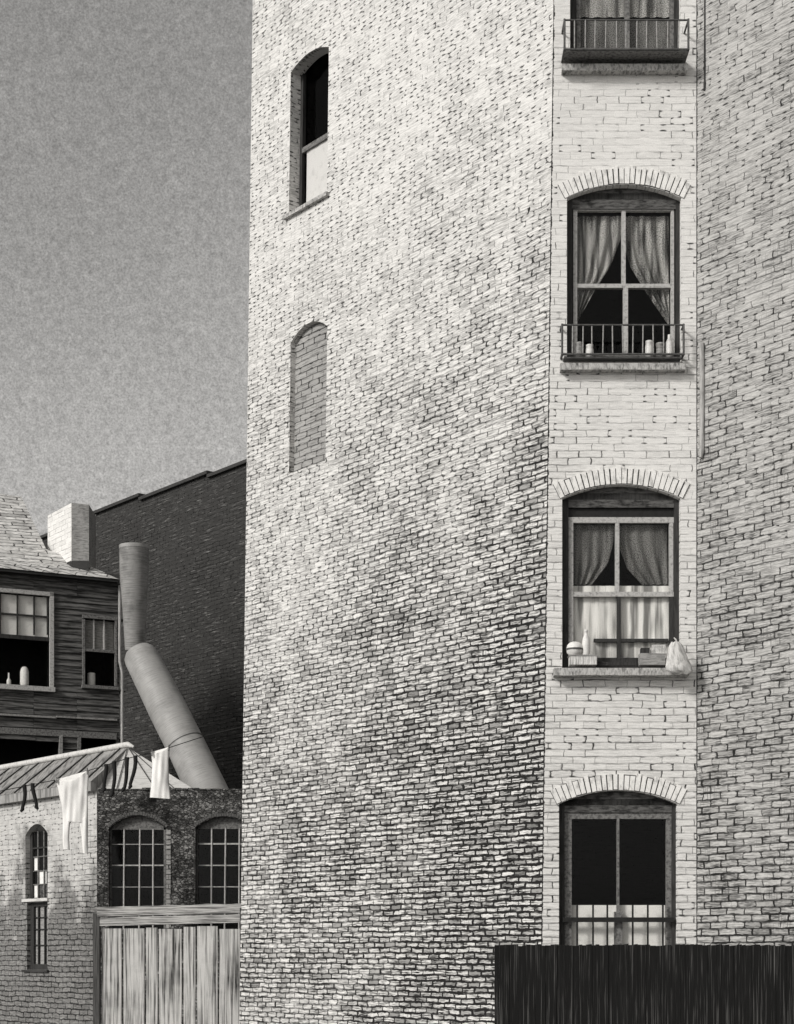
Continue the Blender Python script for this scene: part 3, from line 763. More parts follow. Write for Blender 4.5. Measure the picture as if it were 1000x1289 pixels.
# ================================================================== WOODEN HOUSE
HA = W(-70, 714, 30.6); HBp = W(150, 729, 31.9)
hd = Vector((HBp.x - HA.x, HBp.y - HA.y, 0)).normalized(); hn = Vector((hd.y, -hd.x, 0)); hn = hn if hn.y < 0 else -hn
def hp(px, py, out=0.0):                    # point on the house front for a photo pixel
    r = (px - 500) / F; t = (r * HA.y - HA.x) / (hd.x - r * hd.y)
    q = Vector((HA.x, HA.y, 0)) + hd * t; q.z = H + (HOR - py) / F * q.y
    if out:
        Yp = q.y + hn.y * out; q = q + hn * out
    return q
hs = empty('wooden_house', (HA.x + 1, HA.y + 2.5, 0), 'dark clapboard house with a pale shingled roof and squat chimney', 'house')
wl = (Vector((HBp.x, HBp.y, 0)) - Vector((HA.x, HA.y, 0))).length
def hpt(u, z, out=0.0): return Vector((HA.x, HA.y, 0)) + hd * u + hn * out + Vector((0, 0, z))
def hu(px): return (hp(px, 800) - hpt(0, 0)).dot(hd)
def hz(px, py): return hp(px, py).z
# openings: big window, small window, loading openings
HWs = [(hu(-60), hu(64), hz(30, 866), hz(30, 744)), (hu(106), hu(146), hz(126, 866), hz(126, 778))]
HO = [(hu(-60), hu(74), 3.6, hz(30, 928)), (hu(100), hu(146), 3.6, hz(120, 930))]
zE = hz(150, 731)
mb = MB(); CL = .115; z = 1.0; rnd = random.Random(2); holes = HWs + HO
while z < zE:
    segs = [(0.0, wl)]; zc = z + CL / 2
    for (a, b, c, d_) in holes:
        if c < zc < d_:
            ns = []
            for (p, q) in segs:
                if a > p: ns.append((p, min(a, q)))
                if b < q: ns.append((max(b, p), q))
            segs = [(p, q) for p, q in ns if q - p > .01]
    for (p, q) in segs:
        n = max(1, int((q - p) / .7)); 
        for i in range(n):
            a = p + (q - p) * i / n; b = p + (q - p) * (i + 1) / n - (.004 if i < n - 1 else 0)
            o1 = .028 + rnd.uniform(-.006, .012); s1 = rnd.uniform(-.006, .006)
            mb.hexa([hpt(a, z + s1, -.02), hpt(b, z + s1, -.02), hpt(b, z + s1, o1), hpt(a, z + s1, o1)],
                    [hpt(a, z + CL + .01, -.02), hpt(b, z + CL + .01, -.02), hpt(b, z + CL + .01, .006), hpt(a, z + CL + .01, .006)])
    z += CL
mb.build('siding', M['siding'], hs)
# side + back
mb = MB(); bk1 = hpt(wl, 0, -5); bk0 = hpt(0, 0, -5)
for a, b in ((hpt(wl, 0), bk1), (bk1, bk0), (bk0, hpt(0, 0))):
    mb.face([a, b, b + Vector((0, 0, zE)), a + Vector((0, 0, zE))])
mb.build('rear_wall', M['siding'], hs)
mb = MB()                                   # dark lining behind all openings
for (a, b, c, d_) in holes:
    mb.face([hpt(a - .2, c - .2, -.9), hpt(b + .2, c - .2, -.9), hpt(b + .2, d_ + .2, -.9), hpt(a - .2, d_ + .2, -.9)])
    for uu in (a - .02, b + .02): mb.face([hpt(uu, c - .2, -.03), hpt(uu, c - .2, -.9), hpt(uu, d_ + .2, -.9), hpt(uu, d_ + .2, -.03)])
    for zz in (c - .02, d_ + .02): mb.face([hpt(a - .2, zz, -.03), hpt(b + .2, zz, -.03), hpt(b + .2, zz, -.9), hpt(a - .2, zz, -.9)])
mb.build('room_interior', M['room'], hs)
def hb(mb, xa, ya, xb, yb, out=.05, th=.06):
    xm = (xa + xb) / 2
    z0, z1 = hz(xm, yb), hz(xm, ya); u0, u1 = hu(xa), hu(xb)
    A = [hpt(u0, z0, out - th), hpt(u1, z0, out - th), hpt(u1, z0, out), hpt(u0, z0, out)]
    mb.hexa(A, [q + Vector((0, 0, z1 - z0)) for q in A])
# big window
mb = MB()
for r in ((-60, 741, 67, 746), (62, 746, 67, 868), ): hb(mb, *r, out=.06)
hb(mb, -60, 862, 68, 868, out=.10, th=.1)
wA = mb.build('window', M['white_wood'], hs)
mb = MB(); hb(mb, -60, 798, 62, 803, out=.02, th=.05)
for x in (0.5, 22, 43, 60, -22, -44): hb(mb, x - .9, 746, x + .9, 799, out=.012, th=.04)
hb(mb, -60, 771, 62, 773, out=.011, th=.038); mb.build('sash', M['dark_wood'], wA)
mb = MB(); hb(mb, -58, 746, 61, 862, out=-.032, th=.005); mb.build('pane', M['glass'], wA)
mb = MB(); hb(mb, -58, 747, 61, 798, out=-.04, th=.006)
tag(mb.build('roller_blind', M['shade']), 'white blind drawn behind the six upper panes of the wooden house', 'blind')
# small window
mb = MB()
for r in ((103, 776, 147, 780), (103, 780, 106, 864), (144, 780, 146.5, 864)): hb(mb, *r, out=.06)
hb(mb, 102, 864, 147.5, 868, out=.10, th=.1)
hb(mb, 105, 818, 145, 821.5, out=.05, th=.05)
wS = mb.build('window', M['grey_wood'], hs)
mb = MB()
for x in (118, 131): hb(mb, x - .8, 780, x + .8, 818, out=.012, th=.04)
mb.build('sash', M['white_wood'], wS)
mb = MB(); hb(mb, 106, 780, 144, 864, out=-.032, th=.005); mb.build('pane', M['glass'], wS)
mb = MB(); hb(mb, 106, 781, 144, 818, out=-.05, th=.01)
tag(mb.build('roller_blind', M['card']), 'dull grey blind behind the three upper panes of the small house window', 'blind')
# jars in the house windows, standing on the inner ledges
def hjar(xa, xb, ya, lab, prof, ybase=863, kind='jar', cat='jar'):
    c = hp((xa + xb) / 2, ybase, -.11); r = (xb - xa) / 2 / F * c.y; h = (ybase - ya) / F * c.y
    mb = MB(); mb.lathe(c, [(r * p, h * q) for p, q in prof], 18); return tag(mb.build(kind, M['ceramic']), lab, cat)
mb = MB(); hb(mb, -58, 862.5, 62, 866, out=-.04, th=.2); mb.build('window_ledge', M['grey_wood'], wA)
mb = MB(); hb(mb, 106, 862.5, 144, 866, out=-.04, th=.2); mb.build('window_ledge', M['grey_wood'], wS)
hjar(27, 38, 838, 'white domed jar in the large lower window of the wooden house', [(.9, 0), (1, .1), (1, .7), (.8, .88), (.5, .97), (.1, 1)], 862)
hjar(10, 15.5, 846, 'small pale bottle left of the domed jar in the wooden house', [(.9, 0), (1, .05), (1, .4), (.4, .6), (.35, 1), (.3, 1)], 862, 'bottle', 'bottle')
hjar(112, 122, 846, 'square-shouldered white jar in the small window of the wooden house', [(.95, 0), (1, .05), (1, .9), (.95, .97), (.5, 1)], 862)
# trims: ledge, beam, posts, corner board, downpipe
mb = MB(); hb(mb, -60, 899, 70, 901.5, out=.09, th=.09); hb(mb, 70, 904, 146, 906, out=.09, th=.09)
p0, p1 = hp(40, 900), hp(82, 905)
mb.build('ledge', M['iron_pale'], hs)
mb = MB(); hb(mb, -60, 918, 146, 926, out=.055, th=.08); mb.build('beam', M['grey_wood'], hs)
mb = MB(); hb(mb, 74, 926, 78, 1010, out=.06, th=.1); mb.build('post', M['iron_pale'], hs)
mb = MB(); hb(mb, 97, 926, 101, 1010, out=.06, th=.1); mb.build('post', M['grey_wood'], hs)
mb = MB(); q = [hp(149.5, y, .07) for y in (738, 800, 833)] + [hp(152.5, y, .07) for y in (846, 880, 1010)]
mb.tube(q, .028, 8); mb.build('downpipe', M['pipe'], hs)
# roof: bell-cast slope with hip, measured as profile rows; eave fascia
OV = .2
def rp(px, py, back): # roof point: column px, row py, at 'back' metres behind the eave plane
    e = Vector((HA.x, HA.y, 0)) + hn * OV - hn * back
    r = (px - 500) / F; t = (r * e.y - e.x) / (hd.x - r * hd.y); p = e + hd * t; p.z = H + (HOR - py) / F * p.y; return p
rowsF = [[rp(-70, 708, 0), rp(149.5, 729, 0)], [rp(-70, 702, .5), rp(112, 712, .5)], [rp(-70, 686, 1.0), rp(58, 691, 1.0)], [rp(-70, 613, 3.2), rp(27, 625, 3.2)]]
mb = MB()
for a, b in zip(rowsF, rowsF[1:]): mb.face([a[0], a[1], b[1], b[0]])
# right hip side going back
bkp = [rp(149.5, 729, 0), rp(112, 712, .5), rp(58, 691, 1.0), rp(27, 625, 3.2)]
far = [Vector((p.x + o1, p.y + 3.5, p.z)) for p, o1 in zip(bkp, (-.3, -.3, -.2, 0))]
far = [p - hn * d_ for p, d_ in zip(bkp, (6.4, 5.4, 4.4, 0.01))]
for i in range(3): mb.face([bkp[i], far[i], far[i + 1], bkp[i + 1]])
l0 = [r[0] for r in rowsF]; fl = [p - hn * d_ for p, d_ in zip(l0, (6.4, 5.4, 4.4, .01))]
for i in range(3): mb.face([far[i], fl[i], fl[i + 1], far[i + 1]])
rf = mb.build('roof', M['shingle'], hs)
mb = MB(); e0_, e1_ = rowsF[0]
dn = Vector((0, 0, -.05)); bkv = -hn * .18
mb.hexa([e0_ + dn - hn * .02, e1_ + dn - hn * .02, e1_ + dn + bkv, e0_ + dn + bkv], [e0_ - hn * .02 - Vector((0, 0, .006)), e1_ - hn * .02 - Vector((0, 0, .006)), e1_ + bkv - Vector((0, 0, .006)), e0_ + bkv - Vector((0, 0, .006))])
mb.hexa([hpt(0, zE - .04, .06) , hpt(wl, zE - .12, .06), hpt(wl, zE - .12, -.02), hpt(0, zE - .04, -.02)], [hpt(0, e0_.z - .06, .10), hpt(wl, e1_.z - .06, .10), hpt(wl, e1_.z - .06, -.02), hpt(0, e0_.z - .06, -.02)])
mb.build('eave_board', M['trim_dark'], rf)
# chimney: lit left face and shaded front painted in two tones
def cpt(px, py, Y): return W(px, py, Y)
Yc = 31.7
a = W(90, 633, Yc); b = W(112, 637, Yc); c = W(59, 646, Yc + .55); 
zt_ = a.z; zb_ = W(90, 714, Yc).z
mb = MB()
A = Vector((a.x, Yc, 0)); B = Vector((b.x, Yc, 0)); Cc = Vector((W(60, 0, Yc + .85).x, Yc + .85, 0)); Dd = Vector((B.x - .02, Yc + .85, 0))
v_ = lambda p, z: Vector((p.x, p.y, z))
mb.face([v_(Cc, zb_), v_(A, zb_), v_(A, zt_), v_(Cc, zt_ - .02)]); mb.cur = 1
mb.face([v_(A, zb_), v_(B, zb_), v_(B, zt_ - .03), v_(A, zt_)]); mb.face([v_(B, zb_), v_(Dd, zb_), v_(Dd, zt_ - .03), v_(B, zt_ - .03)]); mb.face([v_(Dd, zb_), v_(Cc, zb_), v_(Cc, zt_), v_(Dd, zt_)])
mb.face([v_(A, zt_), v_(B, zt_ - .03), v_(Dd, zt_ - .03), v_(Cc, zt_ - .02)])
mb.build('chimney', [M['chim_l'], M['chim_f']], rf)
mb = MB(); ee = .012
zf = W(90, 706, Yc).z
for (p, q, nn) in ((Cc, A, Vector((-.8, -.6, 0))), (A, B, Vector((0, -1, 0)))):
    mb.face([v_(p, zb_ - .1) + nn * ee, v_(q, zb_ - .1) + nn * ee, v_(q, zf) + nn * ee, v_(p, zf) + nn * ee])
mb.build('chimney_flashing', M['trim_dark'], rf)

# ================================================================== OUTBUILDING
YO = 25.6
ob = empty('brick_outbuilding', (W(200, 0, YO).x, YO + 2, 0), 'low outbuilding with rough dark front, arched multi-pane windows and ribbed tin roof', 'building')
OC = W(122, 993, YO); zO = OC.z
def mpO(u, z): return Vector((OC.x + u, YO, z))
def mpOL(u, z): return Vector((OC.x, YO, z)) + D * u
def ox(px): return (px - 122) / F * YO
def oz(py): return H + (HOR - py) / F * YO
WO = [dict(x0=137, x1=209, sp=1043, top=1027, sill=1170), dict(x0=246, x1=318, sp=1042, top=1028, sill=1170)]
opO = [dict(ua=ox(w['x0']), ub=ox(w['x1']), zs=oz(w['sill']), zp=oz(w['sp']), rise=(w['sp'] - w['top']) / F * YO) for w in WO]
lenO = ox(345)
mb = MB(); umid = ox(228)
wall(mb, mpO, lambda z: 0, lambda z: umid, -.3, zO, opO[:1], Vector((0, 1, 0)), .18)
wall(mb, mpO, lambda z: umid, lambda z: lenO, -.3, zO, opO[1:], Vector((0, 1, 0)), .18)
# ragged top course of stones
rnd = random.Random(9); x = 0.0
while x < lenO:
    w_ = rnd.uniform(.08, .2); h_ = rnd.uniform(-.01, .045)
    mb.box(OC.x + x + .004, OC.x + x + w_ - .004, YO - rnd.uniform(.002, .02), YO + .2, zO - .02, zO + h_); x += w_
mb.build('front_wall', M['rubble'], ob)
for w, op in zip(WO, opO):
    mb = MB(); voussoirs(mb, mpO, Vector((0, -1, 0)), op['ua'], op['ub'], op['zp'], op['rise'], depth=.055, n=26, proud=.01, jit=.006, spread=.01)
    mb.build('window_arch', [M['soot_stone'], M['mortar']], ob)
    fm = MB(); Yw = YO + .10
    def ob_(xa, ya, xb, yb, Y=Yw, d=.05, m=fm): 
        p = mpO(ox(xa), oz(yb)); q = mpO(ox(xb), oz(ya)); m.box(p.x, q.x, Y, Y + d, p.z, q.z)
    ob_(w['x0'], w['sp'] - 3, w['x0'] + 2.5, w['sill']); ob_(w['x1'] - 4, w['sp'] - 3, w['x1'], w['sill'])
    n = 12                                   # arched head board
    for i in range(n):
        t0, t1 = i / n, (i + 1) / n
        A_ = [mpO(op['ua'] + (op['ub'] - op['ua']) * t, zz) + Vector((0, .1, 0)) for t, zz in ((t0, oz(w['sp'] + 1)), (t1, oz(w['sp'] + 1)), (t1, arch_z(t1, op['zp'], op['rise'])), (t0, arch_z(t0, op['zp'], op['rise'])))]
        fm.hexa(A_, [q + Vector((0, .04, 0)) for q in A_])
    wn = fm.build('window', M['grey_wood'], ob)
    gm = MB(); xs0 = w['x0']; jj = random.Random(w['x0'])
    for k in range(1, 4):
        xx = xs0 + (w['x1'] - xs0) * k / 4 + jj.uniform(-1, 1) + 1; lean = jj.uniform(-1.5, 0)
        p = mpO(ox(xx), oz(w['sp'])); q = mpO(ox(xx + lean), oz(w['sill'])); gm.tube([p + Vector((0, .11, 0)), q + Vector((0, .11, 0))], .014, 6)
    for yy in (1062, 1089, 1116, 1143):
        ob_(w['x0'] + 2, yy - .8 + jj.uniform(-1, 1), w['x1'] - 3, yy + .8, Yw + .005, .02, gm)
    gm.build('glazing_bar', M['bar_paint'], wn)
    pm = MB(); ob_(w['x0'] + 2, w['sp'], w['x1'] - 3, w['sill'], Yw + .03, .004, pm); pm.build('pane', M['glass'], wn)
    sm = MB(); ob_(w['x1'] + .5, w['sp'] + 1, w['x1'] + 6, w['sill'], YO - .012, .011, sm); sm.build('jamb_stones', M['infill'], ob)
mb = MB(); mb.face([(OC.x + .1, YO + 1.5, .5), (OC.x + lenO, YO + 1.5, .5), (OC.x + lenO, YO + 1.5, zO), (OC.x + .1, YO + 1.5, zO)])
mb.face([(OC.x + .1, YO + .2, zO - .25), (OC.x + lenO, YO + .2, zO - .25), (OC.x + lenO, YO + 1.5, zO - .25), (OC.x + .1, YO + 1.5, zO - .25)])
mb.face([(OC.x + .12, YO + .2, .5), (OC.x + .12, YO + 1.5, .5), (OC.x + .12, YO + 1.5, zO), (OC.x + .12, YO + .2, zO)])
mb.build('room_interior', M['room'], ob)
# left (receding) wall with two narrow windows
def sO(px):
    r = (px - 500) / F; t = (OC.x - r * YO) / (r - K); return t / LN
def zOL(px, py): return H + (HOR - py) / F * mpOL(sO(px), 0).y
zEv = zOL(60, 1001)
LO = [dict(ua=sO(60), ub=sO(32), zs=zOL(46, 1131), zp=zOL(32, 1052), rise=.16), dict(ua=sO(60), ub=sO(34), zs=zOL(46, 1221), zp=zOL(46, 1136), rise=.0)]
mb = MB(); wall(mb, mpOL, lambda z: 0, lambda z: 7.5, -.3, zEv, LO, -OUTL, .13)
o = mb.build('side_wall', M['out_left'], ob); o['label'] = 'pale stained brick side wall'
# white worn jamb stones at the corner and rear/right walls
mb = MB(); q0 = mpOL(7.5, 0); q1 = Vector((OC.x + lenO + .2, YO + 5.4, 0)); q2 = Vector((OC.x + lenO, YO, 0))
for p, q in ((q0, q1), (q1, q2)): mb.face([p, q, q + Vector((0, 0, zO)), p + Vector((0, 0, zO))])
mb.build('rear_wall', M['out_left'], ob)
def lo_bar(mb, pa, pb, ya, yb, dep, th=.03):
    pm_ = (pa + pb) / 2; u0, u1 = sO(pb), sO(pa); z0, z1 = zOL(pm_, yb), zOL(pm_, ya)
    A_ = [mpOL(u0, z0) - OUTL * dep, mpOL(u1, z0) - OUTL * dep, mpOL(u1, z0) - OUTL * (dep + th), mpOL(u0, z0) - OUTL * (dep + th)]
    mb.hexa(A_, [q + Vector((0, 0, z1 - z0)) for q in A_])
mb = MB(); lo_bar(mb, 31, 35, 1048, 1131, .08); lo_bar(mb, 56, 61, 1040, 1131, .08); lo_bar(mb, 35, 56, 1066, 1068, .085)
wu = mb.build('window', M['dark_wood'], ob)
mb = MB()
for x in (41, 48.5): lo_bar(mb, x - .5, x + .5, 1046, 1131, .09, .02)
for y in (1078, 1096, 1113): lo_bar(mb, 35, 56, y - .5, y + .5, .092, .02)
mb.build('glazing_bar', M['grey_wood'], wu)
mb = MB()
for (xa, xb, ya, yb) in ((35, 41, 1079, 1095.5), (41.5, 50, 1096.5, 1112.5), (35, 40.5, 1113.5, 1130), (54, 60, 1113, 1130)): lo_bar(mb, xa, xb, ya, yb, .115, .008)
mb.build('lit_pane', M['shade'], wu)['label'] = 'scattered panes coloured bright as if lit'  # brightness of lit panes put in as white colour
mb = MB()
for (xa, xb, ya, yb) in ((41.5, 48, 1079, 1095.5), (35, 41, 1096.5, 1112.5), (35, 56, 1046, 1078)): lo_bar(mb, xa, xb, ya, yb, .118, .008)
mb.build('pane', M['room'], wu)
mb = MB(); lo_bar(mb, 41, 54, 1113.5, 1130, .116, .008); mb.build('board', M['tymp'], wu)
mb = MB(); lo_bar(mb, 33, 38, 1136, 1221, .06); lo_bar(mb, 56, 61, 1136, 1221, .06); lo_bar(mb, 38, 56, 1136, 1141, .062); lo_bar(mb, 38, 56, 1214, 1221, .062)
wlw = mb.build('window', M['dark_wood'], ob)
mb = MB()
for x in (43, 51): lo_bar(mb, x - .7, x + .7, 1141, 1214, .07, .02)
for y in (1155, 1170, 1190): lo_bar(mb, 38, 56, y - .6, y + .6, .072, .02)
mb.build('glazing_bar', M['iron_black'], wlw)
mb = MB(); lo_bar(mb, 38, 56, 1141, 1214, .10, .01); mb.build('frosted_pane', M['card'], wlw)
mb = MB(); lo_bar(mb, 30, 62, 1131.5, 1135, -.04, .14); mb.build('window_sill', M['tin_white'], ob)
mb = MB(); lo_bar(mb, 30, 62, 1221.2, 1224, -.04, .14); mb.build('window_sill', M['trim_dark'], ob)
# roof: ridge parallel to the side wall, triangular hip facing front
AP = W(161, 941, YO + 1.3); RDG = AP + D * 7.2
EL = mpOL(0, zOL(60, 994)) + OUTL * .10; EL.z = zOL(60, 994); EL2 = mpOL(7.4, EL.z) + OUTL * .10
ER = W(246, 992, YO + .12); ER.z = zO - .01
FL = Vector((OC.x - .02, YO + .12, zO - .01))
mb = MB()
mb.face([EL2, EL, AP, RDG]); mb.face([EL, FL, AP])
ER2 = ER + D * 7.2
rfo = mb.build('roof', M['tin'], ob); rfo['label'] = 'ribbed tin roof'
mb = MB(); mb.face([FL, ER, AP]); mb.face([ER, ER2, RDG, AP]); o = mb.build('roof_hip', M['tin_white'], rfo)
# ribs
mb = MB(); nn = (AP - EL).cross(EL2 - EL).normalized(); nn = nn if nn.z > 0 else -nn
for i in range(13):
    t = .03 + i / 13 * .97; a = EL.lerp(EL2, t) + nn * .012; b = (AP.lerp(RDG, t)) + nn * .012
    mb.tube([a, b], .013, 5)
for i in (1, 3, 4):
    t = i / 5; a = FL.lerp(ER, t); mb.tube([a + Vector((0, -.012, .01)), a.lerp(AP, .97) + Vector((0, -.012, .01))], .007, 5)
mb.build('seam', M['tin_dark'], rfo)['label'] = 'dark raised seams'
mb = MB(); mb.tube([AP + Vector((.10, -.05, .0)), AP + Vector((0, 0, .045)), RDG + Vector((0, 0, .045))], [.02, .045, .05], 10); mb.build('ridge_cap', M['tin_white'], rfo)
mb = MB()
a = EL + Vector((0, 0, -.004)); b = EL2 + Vector((0, 0, -.004)); h_ = Vector((0, 0, -.13)); o_ = -OUTL * .095
mb.hexa([a + h_, b + h_, b + h_ + o_, a + h_ + o_], [a, b, b + o_, a + o_]); mb.build('fascia', M['tin'], ob)

# ================================================================== DUCT
dr = empty('bent_duct', (W(230, 0, 29).x, 29.5, 0), 'wide grey metal duct with an upright top bent over a slanting lower length', 'duct')
Yd = 30.0
s_ = Yd / F
mb = MB(); tp = W(169, 690, Yd); bt = W(170.5, 818, Yd + .12)
mb.tube([tp, W(169, 720, Yd), W(169.5, 770, Yd), bt], [18.5 * s_, 18.2 * s_, 15 * s_, 13 * s_], 32)
dv = mb.build('upright_pipe', M['duct_dark'], dr)
mb = MB(); mb.tube([tp + Vector((0, 0, .04)), tp + Vector((0, 0, -.02))], 18.9 * s_, 28, caps=False); mb.tube([tp + Vector((0, 0, .038)), tp + Vector((0, 0, .0385))], 17.5 * s_, 28); mb.build('rim', M['duct'], dv)
mb = MB(); P0 = W(177, 826, Yd - .3); P1 = W(233, 937, Yd - .8); P2 = W(262, 998, Yd - 1.2); P3 = P2 + (P2 - P1).normalized() * 2.2
dirn = (P1 - P0).normalized()
rad = lambda p, w_: w_ / F * p.y
pre = P0 - dirn * .28
hd_ = P0 + dirn * .05
mb.tube([hd_ - dirn * .20, hd_ - dirn * .19, hd_ - dirn * .155, hd_ - dirn * .09, hd_, hd_.lerp(P1, .3), hd_.lerp(P1, .6), P1], [rad(P0, 8), rad(P0, 12), rad(P0, 17), rad(P0, 20.5), rad(P0, 21.8), rad(P0, 22.8), rad(P0, 24), rad(P1, 24.5)], 36)
ds = mb.build('slanting_pipe', M['duct'], dr)
mb = MB(); mb.tube([P1 - dirn * .008, P1 + dirn * .012], rad(P1, 24.9), 32); mb.build('seam_band', M['iron'], ds)
mb = MB(); mb.tube([P1 + dirn * .03, P2, P3], [rad(P1, 24.6), rad(P2, 25.5), rad(P2, 27)], 32); mb.build('slanting_pipe', M['duct'], dr)
# leg to the ground behind the outbuilding
mb = MB(); G = Vector((P3.x, P3.y, 0)); mb.tube([P3 + Vector((0, 0, .25)), G], rad(P3, 22), 24); mb.build('footing', M['duct'], dr)

# ================================================================== CLOTHESLINE AND WASHING
YL = 24.2
lp = [(-70, 1006), (0, 996), (30, 990), (70, 982), (112, 970), (144, 960), (160, 955), (190, 948), (214, 941), (260, 926), (313, 905)]
cl = empty('clothesline', (W(-70, 0, YL).x, YL, 0), 'thin sagging clothesline strung across the outbuilding to the tenement corner', 'clothesline')
pts = [W(a, b, YL) for a, b in lp]; e = mpL(LEN - .04, pts[-1].z) ; 
pts[-1] = Vector((e.x - .0, e.y, W(311, 914, e.y).z))
mb = MB(); mb.tube(pts, .006, 5); mb.build('cord', M['rope'], cl)
mb = MB(); P = W(-70, 0, YL); mb.tube([(P.x, YL, -.2), (P.x, YL, pts[0].z + .2)], [.07, .05], 10); mb.tube([(P.x - .35, YL, pts[0].z), (P.x + .35, YL, pts[0].z)], .03, 8); mb.build('pole', M['gate_post'], cl)
def line_y(px):
    for (a, b), (c, d_) in zip(lp, lp[1:]):
        if a <= px <= c: return b + (d_ - b) * (px - a) / (c - a)
def sock(x, xe, ye, lab, toe=3.0):
    y0 = line_y(x) - 1.5; n = 8; pp = []; rr = []
    for i in range(n):
        t = i / (n - 1); px = x + (xe - x) * t ** 2 + 1.0 * math.sin(t * 4 + x); py = y0 + (ye - 5 - y0) * t
        pp.append(W(px, py, YL)); rr.append((2.7 - .5 * t) / F * YL)
    d_ = -1 if xe < x else 1
    pp.append(W(xe + d_ * .6, ye - 2, YL)); rr.append(2.6 / F * YL); pp.append(W(xe + d_ * toe, ye + 1, YL)); rr.append(1.4 / F * YL)
    mb = MB(); mb.tube(pp, rr, 10, flat=.018)
    tag(mb.build('stocking', M['wool']), lab, 'stocking', 'black stockings on the clothesline')
sock(31, 29, 1021, 'black stocking furthest left on the line, its foot turned left')
sock(42, 45, 1018, 'black stocking second on the line, just left of the white long underwear')
sock(133, 132, 996, 'black stocking third on the line, first to the right of the white long underwear')
sock(144, 142, 1002, 'longest black stocking, second to the right of the white long underwear')
sock(161, 156, 996, 'black stocking hanging in front of the pale roof hip, third right of the underwear')
sock(170, 165, 992, 'black stocking nearest the plain white undershirt')
def hang(rows, nseg=26, dep=.03, seed=0):
    """rows: (y_left, x_left, y_right, x_right) photo spans top to bottom -> thin cloth body"""
    out = []; fr_, bk_ = [], []
    for i, (yl, xl, yr, xr) in enumerate(rows):
        a, b = [], []
        for j in range(nseg + 1):
            t = j / nseg; px = xl + (xr - xl) * t; py = yl + (yr - yl) * t
            p = W(px, py, YL); f = mnoise.noise(Vector((px * .13 + seed, py * .035, 0))) * .022 + .003 * math.sin(px * .9 + py * .05)
            e_ = math.sin(PI * t) ** .5 * dep
            a.append(p + Vector((0, f - e_, 0))); b.append(p + Vector((0, f + e_, 0)))
        fr_.append(a); bk_.append(b)
    rings = [a + b[::-1] for a, b in zip(fr_, bk_)]
    mb = MB(); mb.grid(rings, close=True); return mb, rings
def lerprows(keys, n):
    out = []
    for i in range(n + 1):
        t = i / n * (len(keys) - 1); k = min(int(t), len(keys) - 2); f = t - k
        out.append(tuple(keys[k][m] + (keys[k + 1][m] - keys[k][m]) * f for m in range(4)))
    return out
# long underwear: waist pinned at both ends and sagging between, two legs
mb = MB()
def cloth(keys, n=16, dep=.03, seed=0, sag=0):
    b, rings = hang(lerprows(keys, n), dep=dep, seed=seed)
    if sag:
        for r, row in enumerate(rings):
            fade = max(0, 1 - r / 5)
            L = len(row) // 2
            for j, p in enumerate(row):
                t = (j if j < L else 2 * L - 1 - j) / (L - 1); p.z -= sag * fade * math.sin(PI * t) ** 1.3
        b = MB(); b.grid(rings, close=True)
    b.face(rings[0]); b.face(rings[-1][::-1]); return b
def merge(a, b):
    o_ = len(a.v); a.v += b.v
    for i, f in enumerate(b.f):
        a.f.append([k + o_ for k in f]); a.mi[len(a.f) - 1] = 0
        if i in b.smooth: a.smooth.add(len(a.f) - 1)
merge(mb, cloth([(981.5, 69.5, 969.5, 112), (1000, 74, 992, 111), (1016, 77.5, 1012, 110.5), (1034, 78.5, 1036, 110.8)], sag=.09, seed=3))
merge(mb, cloth([(1028, 78.4, 1028, 91), (1040, 78.8, 1040, 88), (1056, 79, 1056, 87), (1069, 79.5, 1070, 88)], dep=.024, seed=3))
merge(mb, cloth([(1028, 98, 1030, 110.8), (1042, 101.5, 1042, 110.8), (1058, 103, 1060, 110.6), (1074, 104.5, 1076, 111)], dep=.024, seed=3))
lu = mb.build('long_underwear', M['cloth'])
tag(lu, 'white long underwear with two hanging legs pegged on the line', 'underwear')
us = tag(cloth([(947, 190, 940, 214), (962, 191.5, 958, 212.5), (985, 190.5, 984, 212.6), (1004, 188.5, 1006, 215)], sag=.045, seed=8).build('undershirt', M['cloth']),
    'plain white undershirt hanging in front of the slanting duct', 'shirt')

for par, xs_ in ((lu, (71.5, 110)), (us, (191.5, 212.5))):
    for x in xs_:
        q = W(x, line_y(x), YL - .035); mb = MB(); mb.hexa([q + Vector(k) for k in ((-.008, -.012, -.05), (.008, -.012, -.05), (.008, .012, -.05), (-.008, .012, -.05))], [q + Vector(k) for k in ((-.006, -.01, .04), (.006, -.01, .04), (.006, .01, .04), (-.006, .01, .04))])
        mb.build('peg', M['grey_wood'], par)

# ================================================================== GROUND, LIGHT, SKY, CAMERA
mb = MB(); n = 12
mb.face([(-400, -60, 0), (400, -60, 0), (400, 700, 0), (-400, 700, 0)])
tag(mb.build('ground', M['ground'], origin=(0, 0, 0)), 'bare dirt yard', 'ground', kind='structure')

SUN = Vector((-.66, -.60, .50)).normalized()
el = math.asin(SUN.z); az = math.atan2(SUN.x, SUN.y)
ld = bpy.data.lights.new('sun', 'SUN'); ld.energy = 1.5; ld.angle = math.radians(10); ld.color = (1, .975, .94)
lo = bpy.data.objects.new('sun', ld); C.objects.link(lo); lo.rotation_euler = SUN.to_track_quat('Z', 'Y').to_euler(); lo.location = (0, 0, 30)

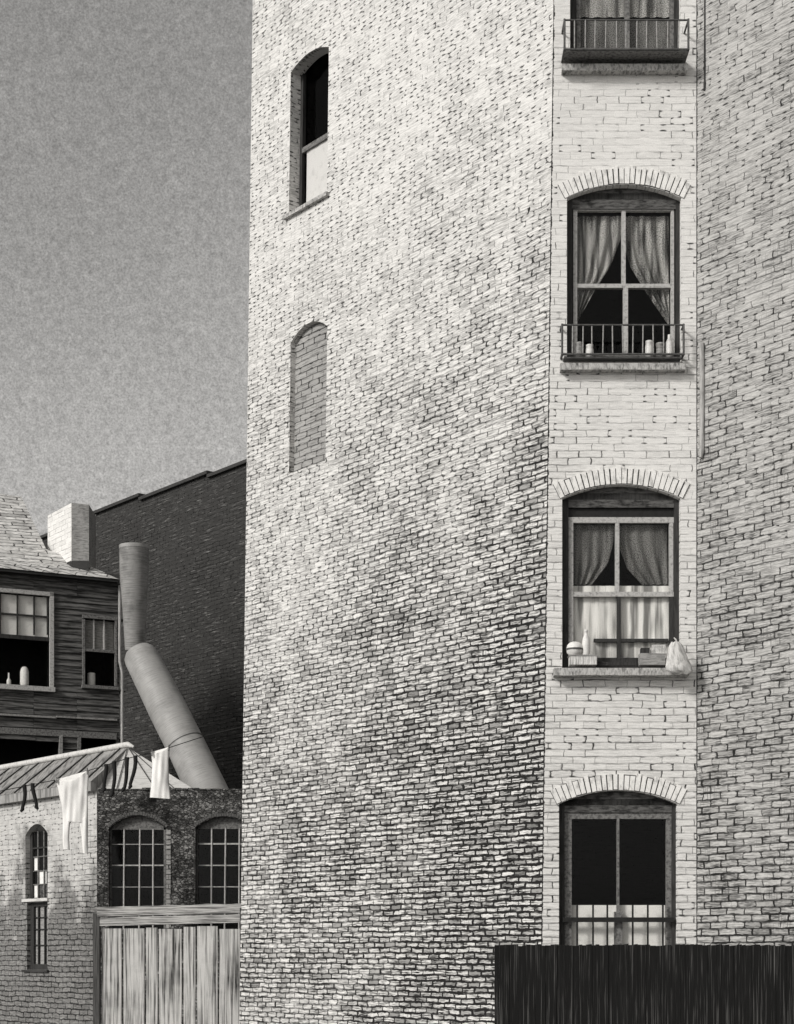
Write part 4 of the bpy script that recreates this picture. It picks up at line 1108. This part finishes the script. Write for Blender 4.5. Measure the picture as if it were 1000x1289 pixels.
wd_ = bpy.data.worlds.new('World'); bpy.context.scene.world = wd_; wd_.use_nodes = True
t = wd_.node_tree; bg = t.nodes['Background']
sky = t.nodes.new('ShaderNodeTexSky'); sky.sky_type = 'NISHITA'; sky.sun_disc = False; sky.sun_elevation = el; sky.sun_rotation = az % (2 * PI)
sky.air_density = 1.0; sky.dust_density = 2.0
bw = t.nodes.new('ShaderNodeRGBToBW'); t.links.new(sky.outputs[0], bw.inputs[0])
tc = t.nodes.new('ShaderNodeTexCoord')
def wn_(scale, det, ro):
    nz = t.nodes.new('ShaderNodeTexNoise'); nz.inputs['Scale'].default_value = scale; nz.inputs['Detail'].default_value = det; nz.inputs['Roughness'].default_value = ro
    t.links.new(tc.outputs['Generated'], nz.inputs['Vector']); return nz.outputs[0]
def wm(op, a, b, c=None):
    nd = t.nodes.new('ShaderNodeMath'); nd.operation = op
    for i, q in enumerate((a, b, c)):
        if q is None: continue
        if isinstance(q, (int, float)): nd.inputs[i].default_value = q
        else: t.links.new(q, nd.inputs[i])
    return nd.outputs[0]
g1 = wm('MULTIPLY_ADD', wn_(900, 2, .75), 1.3, .35); g2 = wm('MULTIPLY_ADD', wn_(5, 3, .5), .4, .8)
gw = wm('MULTIPLY_ADD', wn_(260, 3, .7), .8, .6)
val = wm('MULTIPLY', wm('MULTIPLY', wm('MULTIPLY', wm('POWER', bw.outputs[0], .82), 1.05), wm('MULTIPLY', g1, gw)), g2)
cc = t.nodes.new('ShaderNodeCombineColor'); t.links.new(val, cc.inputs[0]); t.links.new(wm('MULTIPLY', val, .98), cc.inputs[1]); t.links.new(wm('MULTIPLY', val, .95), cc.inputs[2])
t.links.new(cc.outputs[0], bg.inputs[0]); bg.inputs[1].default_value = .118

cd = bpy.data.cameras.new('camera'); co = bpy.data.objects.new('camera', cd); C.objects.link(co)
co.location = (0, 0, H); co.rotation_euler = (PI / 2, 0, 0)
cd.sensor_fit = 'HORIZONTAL'; cd.sensor_width = 36; cd.lens = 36 * F / 1000
cd.shift_y = (HOR - 1289 / 2) / 1000; cd.clip_end = 2000; cd.clip_start = .1
sc = bpy.context.scene; sc.camera = co
sc.view_settings.view_transform = 'Standard'; sc.view_settings.look = 'None'; sc.view_settings.gamma = 1
sc.view_settings.exposure = .60
